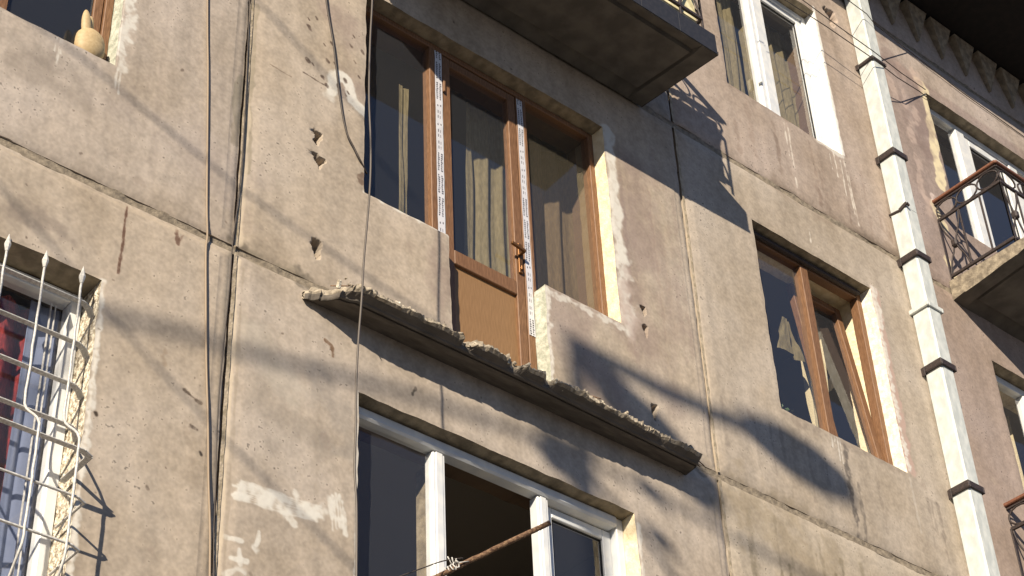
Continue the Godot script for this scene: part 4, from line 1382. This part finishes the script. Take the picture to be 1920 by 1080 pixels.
func build_street() -> void:
	# the street lamp in the yard whose shadow lies across the wall
	var st: SurfaceTool
	var t := 7.0
	var top := Vector3(-7.085, 13.294, 7.000)
	var r := node("street_lamp")
	tag(r, "tall street lamp with two heads standing in the yard", "street lamp")
	r.position = Vector3(top.x, 0, top.z)
	st = begin(true)
	tube(st, [Vector3.ZERO, Vector3(0, top.y * 0.5, 0), Vector3(0, top.y, 0)], 0.09, 0.05, 12)
	commit("pole", st, M.iron, r)
	st = begin(true)
	tube(st, [Vector3(0, top.y - 0.03, 0), Vector3(0.7, top.y - 0.06, 0), Vector3(1.45, top.y - 0.02, 0)], 0.055, 0.05, 8)
	commit("arm", st, M.iron, r)
	st = begin(true)
	lathe(st, Vector3(1.85, top.y - 0.06, 0), [Vector2(0.001, -0.52), Vector2(0.11, -0.44), Vector2(0.17, -0.2), Vector2(0.17, 0.12), Vector2(0.10, 0.4), Vector2(0.05, 0.5), Vector2(0.001, 0.52)], 16, Basis(Vector3.BACK, PI / 2 - 0.14) * Basis.from_scale(Vector3(1, 1, 0.7)))
	commit("lamp_head", st, M.white_steel, r)
	st = begin(true)
	tube(st, [Vector3(0, top.y - 0.05, 0), Vector3(0.0, top.y - 0.06, 0.2)], 0.03, -1.0, 8)
	commit("arm", st, M.iron, r)
	st = begin(true)
	lathe(st, Vector3(0.02, top.y - 0.10, 0.42), [Vector2(0.001, -0.4), Vector2(0.15, -0.3), Vector2(0.19, 0.0), Vector2(0.14, 0.25), Vector2(0.04, 0.36), Vector2(0.001, 0.37)], 16, Basis(Vector3.RIGHT, -PI / 2))
	commit("lamp_head", st, M.white_steel, r)
	st = begin()
	var bxp := Vector3(-7.217, 12.442, 7.000) - r.position
	box(st, Vector3(bxp.x, bxp.y, bxp.z), Vector3(0.3, 0.22, 0.14), 0.03)
	box(st, Vector3(bxp.x * 0.5, bxp.y, bxp.z * 0.5), Vector3(absf(bxp.x) + 0.06, 0.04, 0.04), 0.01)
	commit("junction_box", st, M.iron, r)
	# the cables in the air whose shadows cross the facade
	var g := "overhead cables strung across the yard"
	cable([Vector3(-11.431, 11.666, 7.000), Vector3(-10.001, 12.101, 7.000), Vector3(-9.208, 12.235, 7.000), Vector3(-8.175, 12.412, 7.000), Vector3(-7.298, 12.488, 7.000)], 0.026, M.rubber, "thick bundle of overhead cables reaching the lamp post", "overhead_cable", 6, g)
	cable([Vector3(-7.298, 12.488, 7.000), Vector3(-6.577, 12.469, 7.000), Vector3(-5.648, 12.392, 7.000), Vector3(-3.361, 12.326, 7.000)], 0.02, M.rubber, "overhead cable leaving the lamp post away from the bundle", "overhead_cable", 6, g)
	cable([Vector3(-7.146, 12.463, 7.000), Vector3(-6.738, 12.195, 7.000), Vector3(-6.446, 11.949, 7.000), Vector3(-5.970, 11.552, 7.000)], 0.022, M.rubber, "overhead cable sloping steeply down from the lamp post", "overhead_cable", 6, g)
	cable([Vector3(-8.083, 11.107, 4.500), Vector3(-7.240, 10.607, 4.500), Vector3(-6.683, 10.213, 4.500), Vector3(-6.092, 9.826, 4.500), Vector3(-5.278, 9.367, 4.500), Vector3(-4.530, 8.944, 4.500)], 0.010, M.rubber, "overhead wire crossing the yard, steepest of the three single wires", "overhead_cable", 6, g)
	cable([Vector3(-8.221, 11.819, 4.500), Vector3(-7.136, 11.654, 4.500), Vector3(-6.039, 11.278, 4.500), Vector3(-5.204, 11.091, 4.500), Vector3(-4.454, 10.948, 4.500), Vector3(-3.692, 10.816, 4.500)], 0.010, M.rubber, "overhead wire crossing the yard, middle one of the three single wires", "overhead_cable", 6, g)
	cable([Vector3(-7.966, 13.743, 5.500), Vector3(-7.290, 13.403, 5.500), Vector3(-6.814, 13.124, 5.500), Vector3(-6.293, 12.822, 5.500)], 0.012, M.rubber, "overhead wire crossing the yard, highest of the three single wires", "overhead_cable", 6, g)
	for q in [[Vector3(-6.547, 12.173, 7.000), "splice sleeve on the steeply sloping overhead cable"], [Vector3(-6.577, 12.469, 7.000), "splice sleeve on the overhead cable leaving away from the bundle"]]:
		st = begin(true)
		ellipsoid(st, q[0], Vector3(0.12, 0.05, 0.05), Basis(Vector3.BACK, -0.5))
		tag(commit("cable_splice", st, M.rubber), q[1], "cable splice", "cable splices")
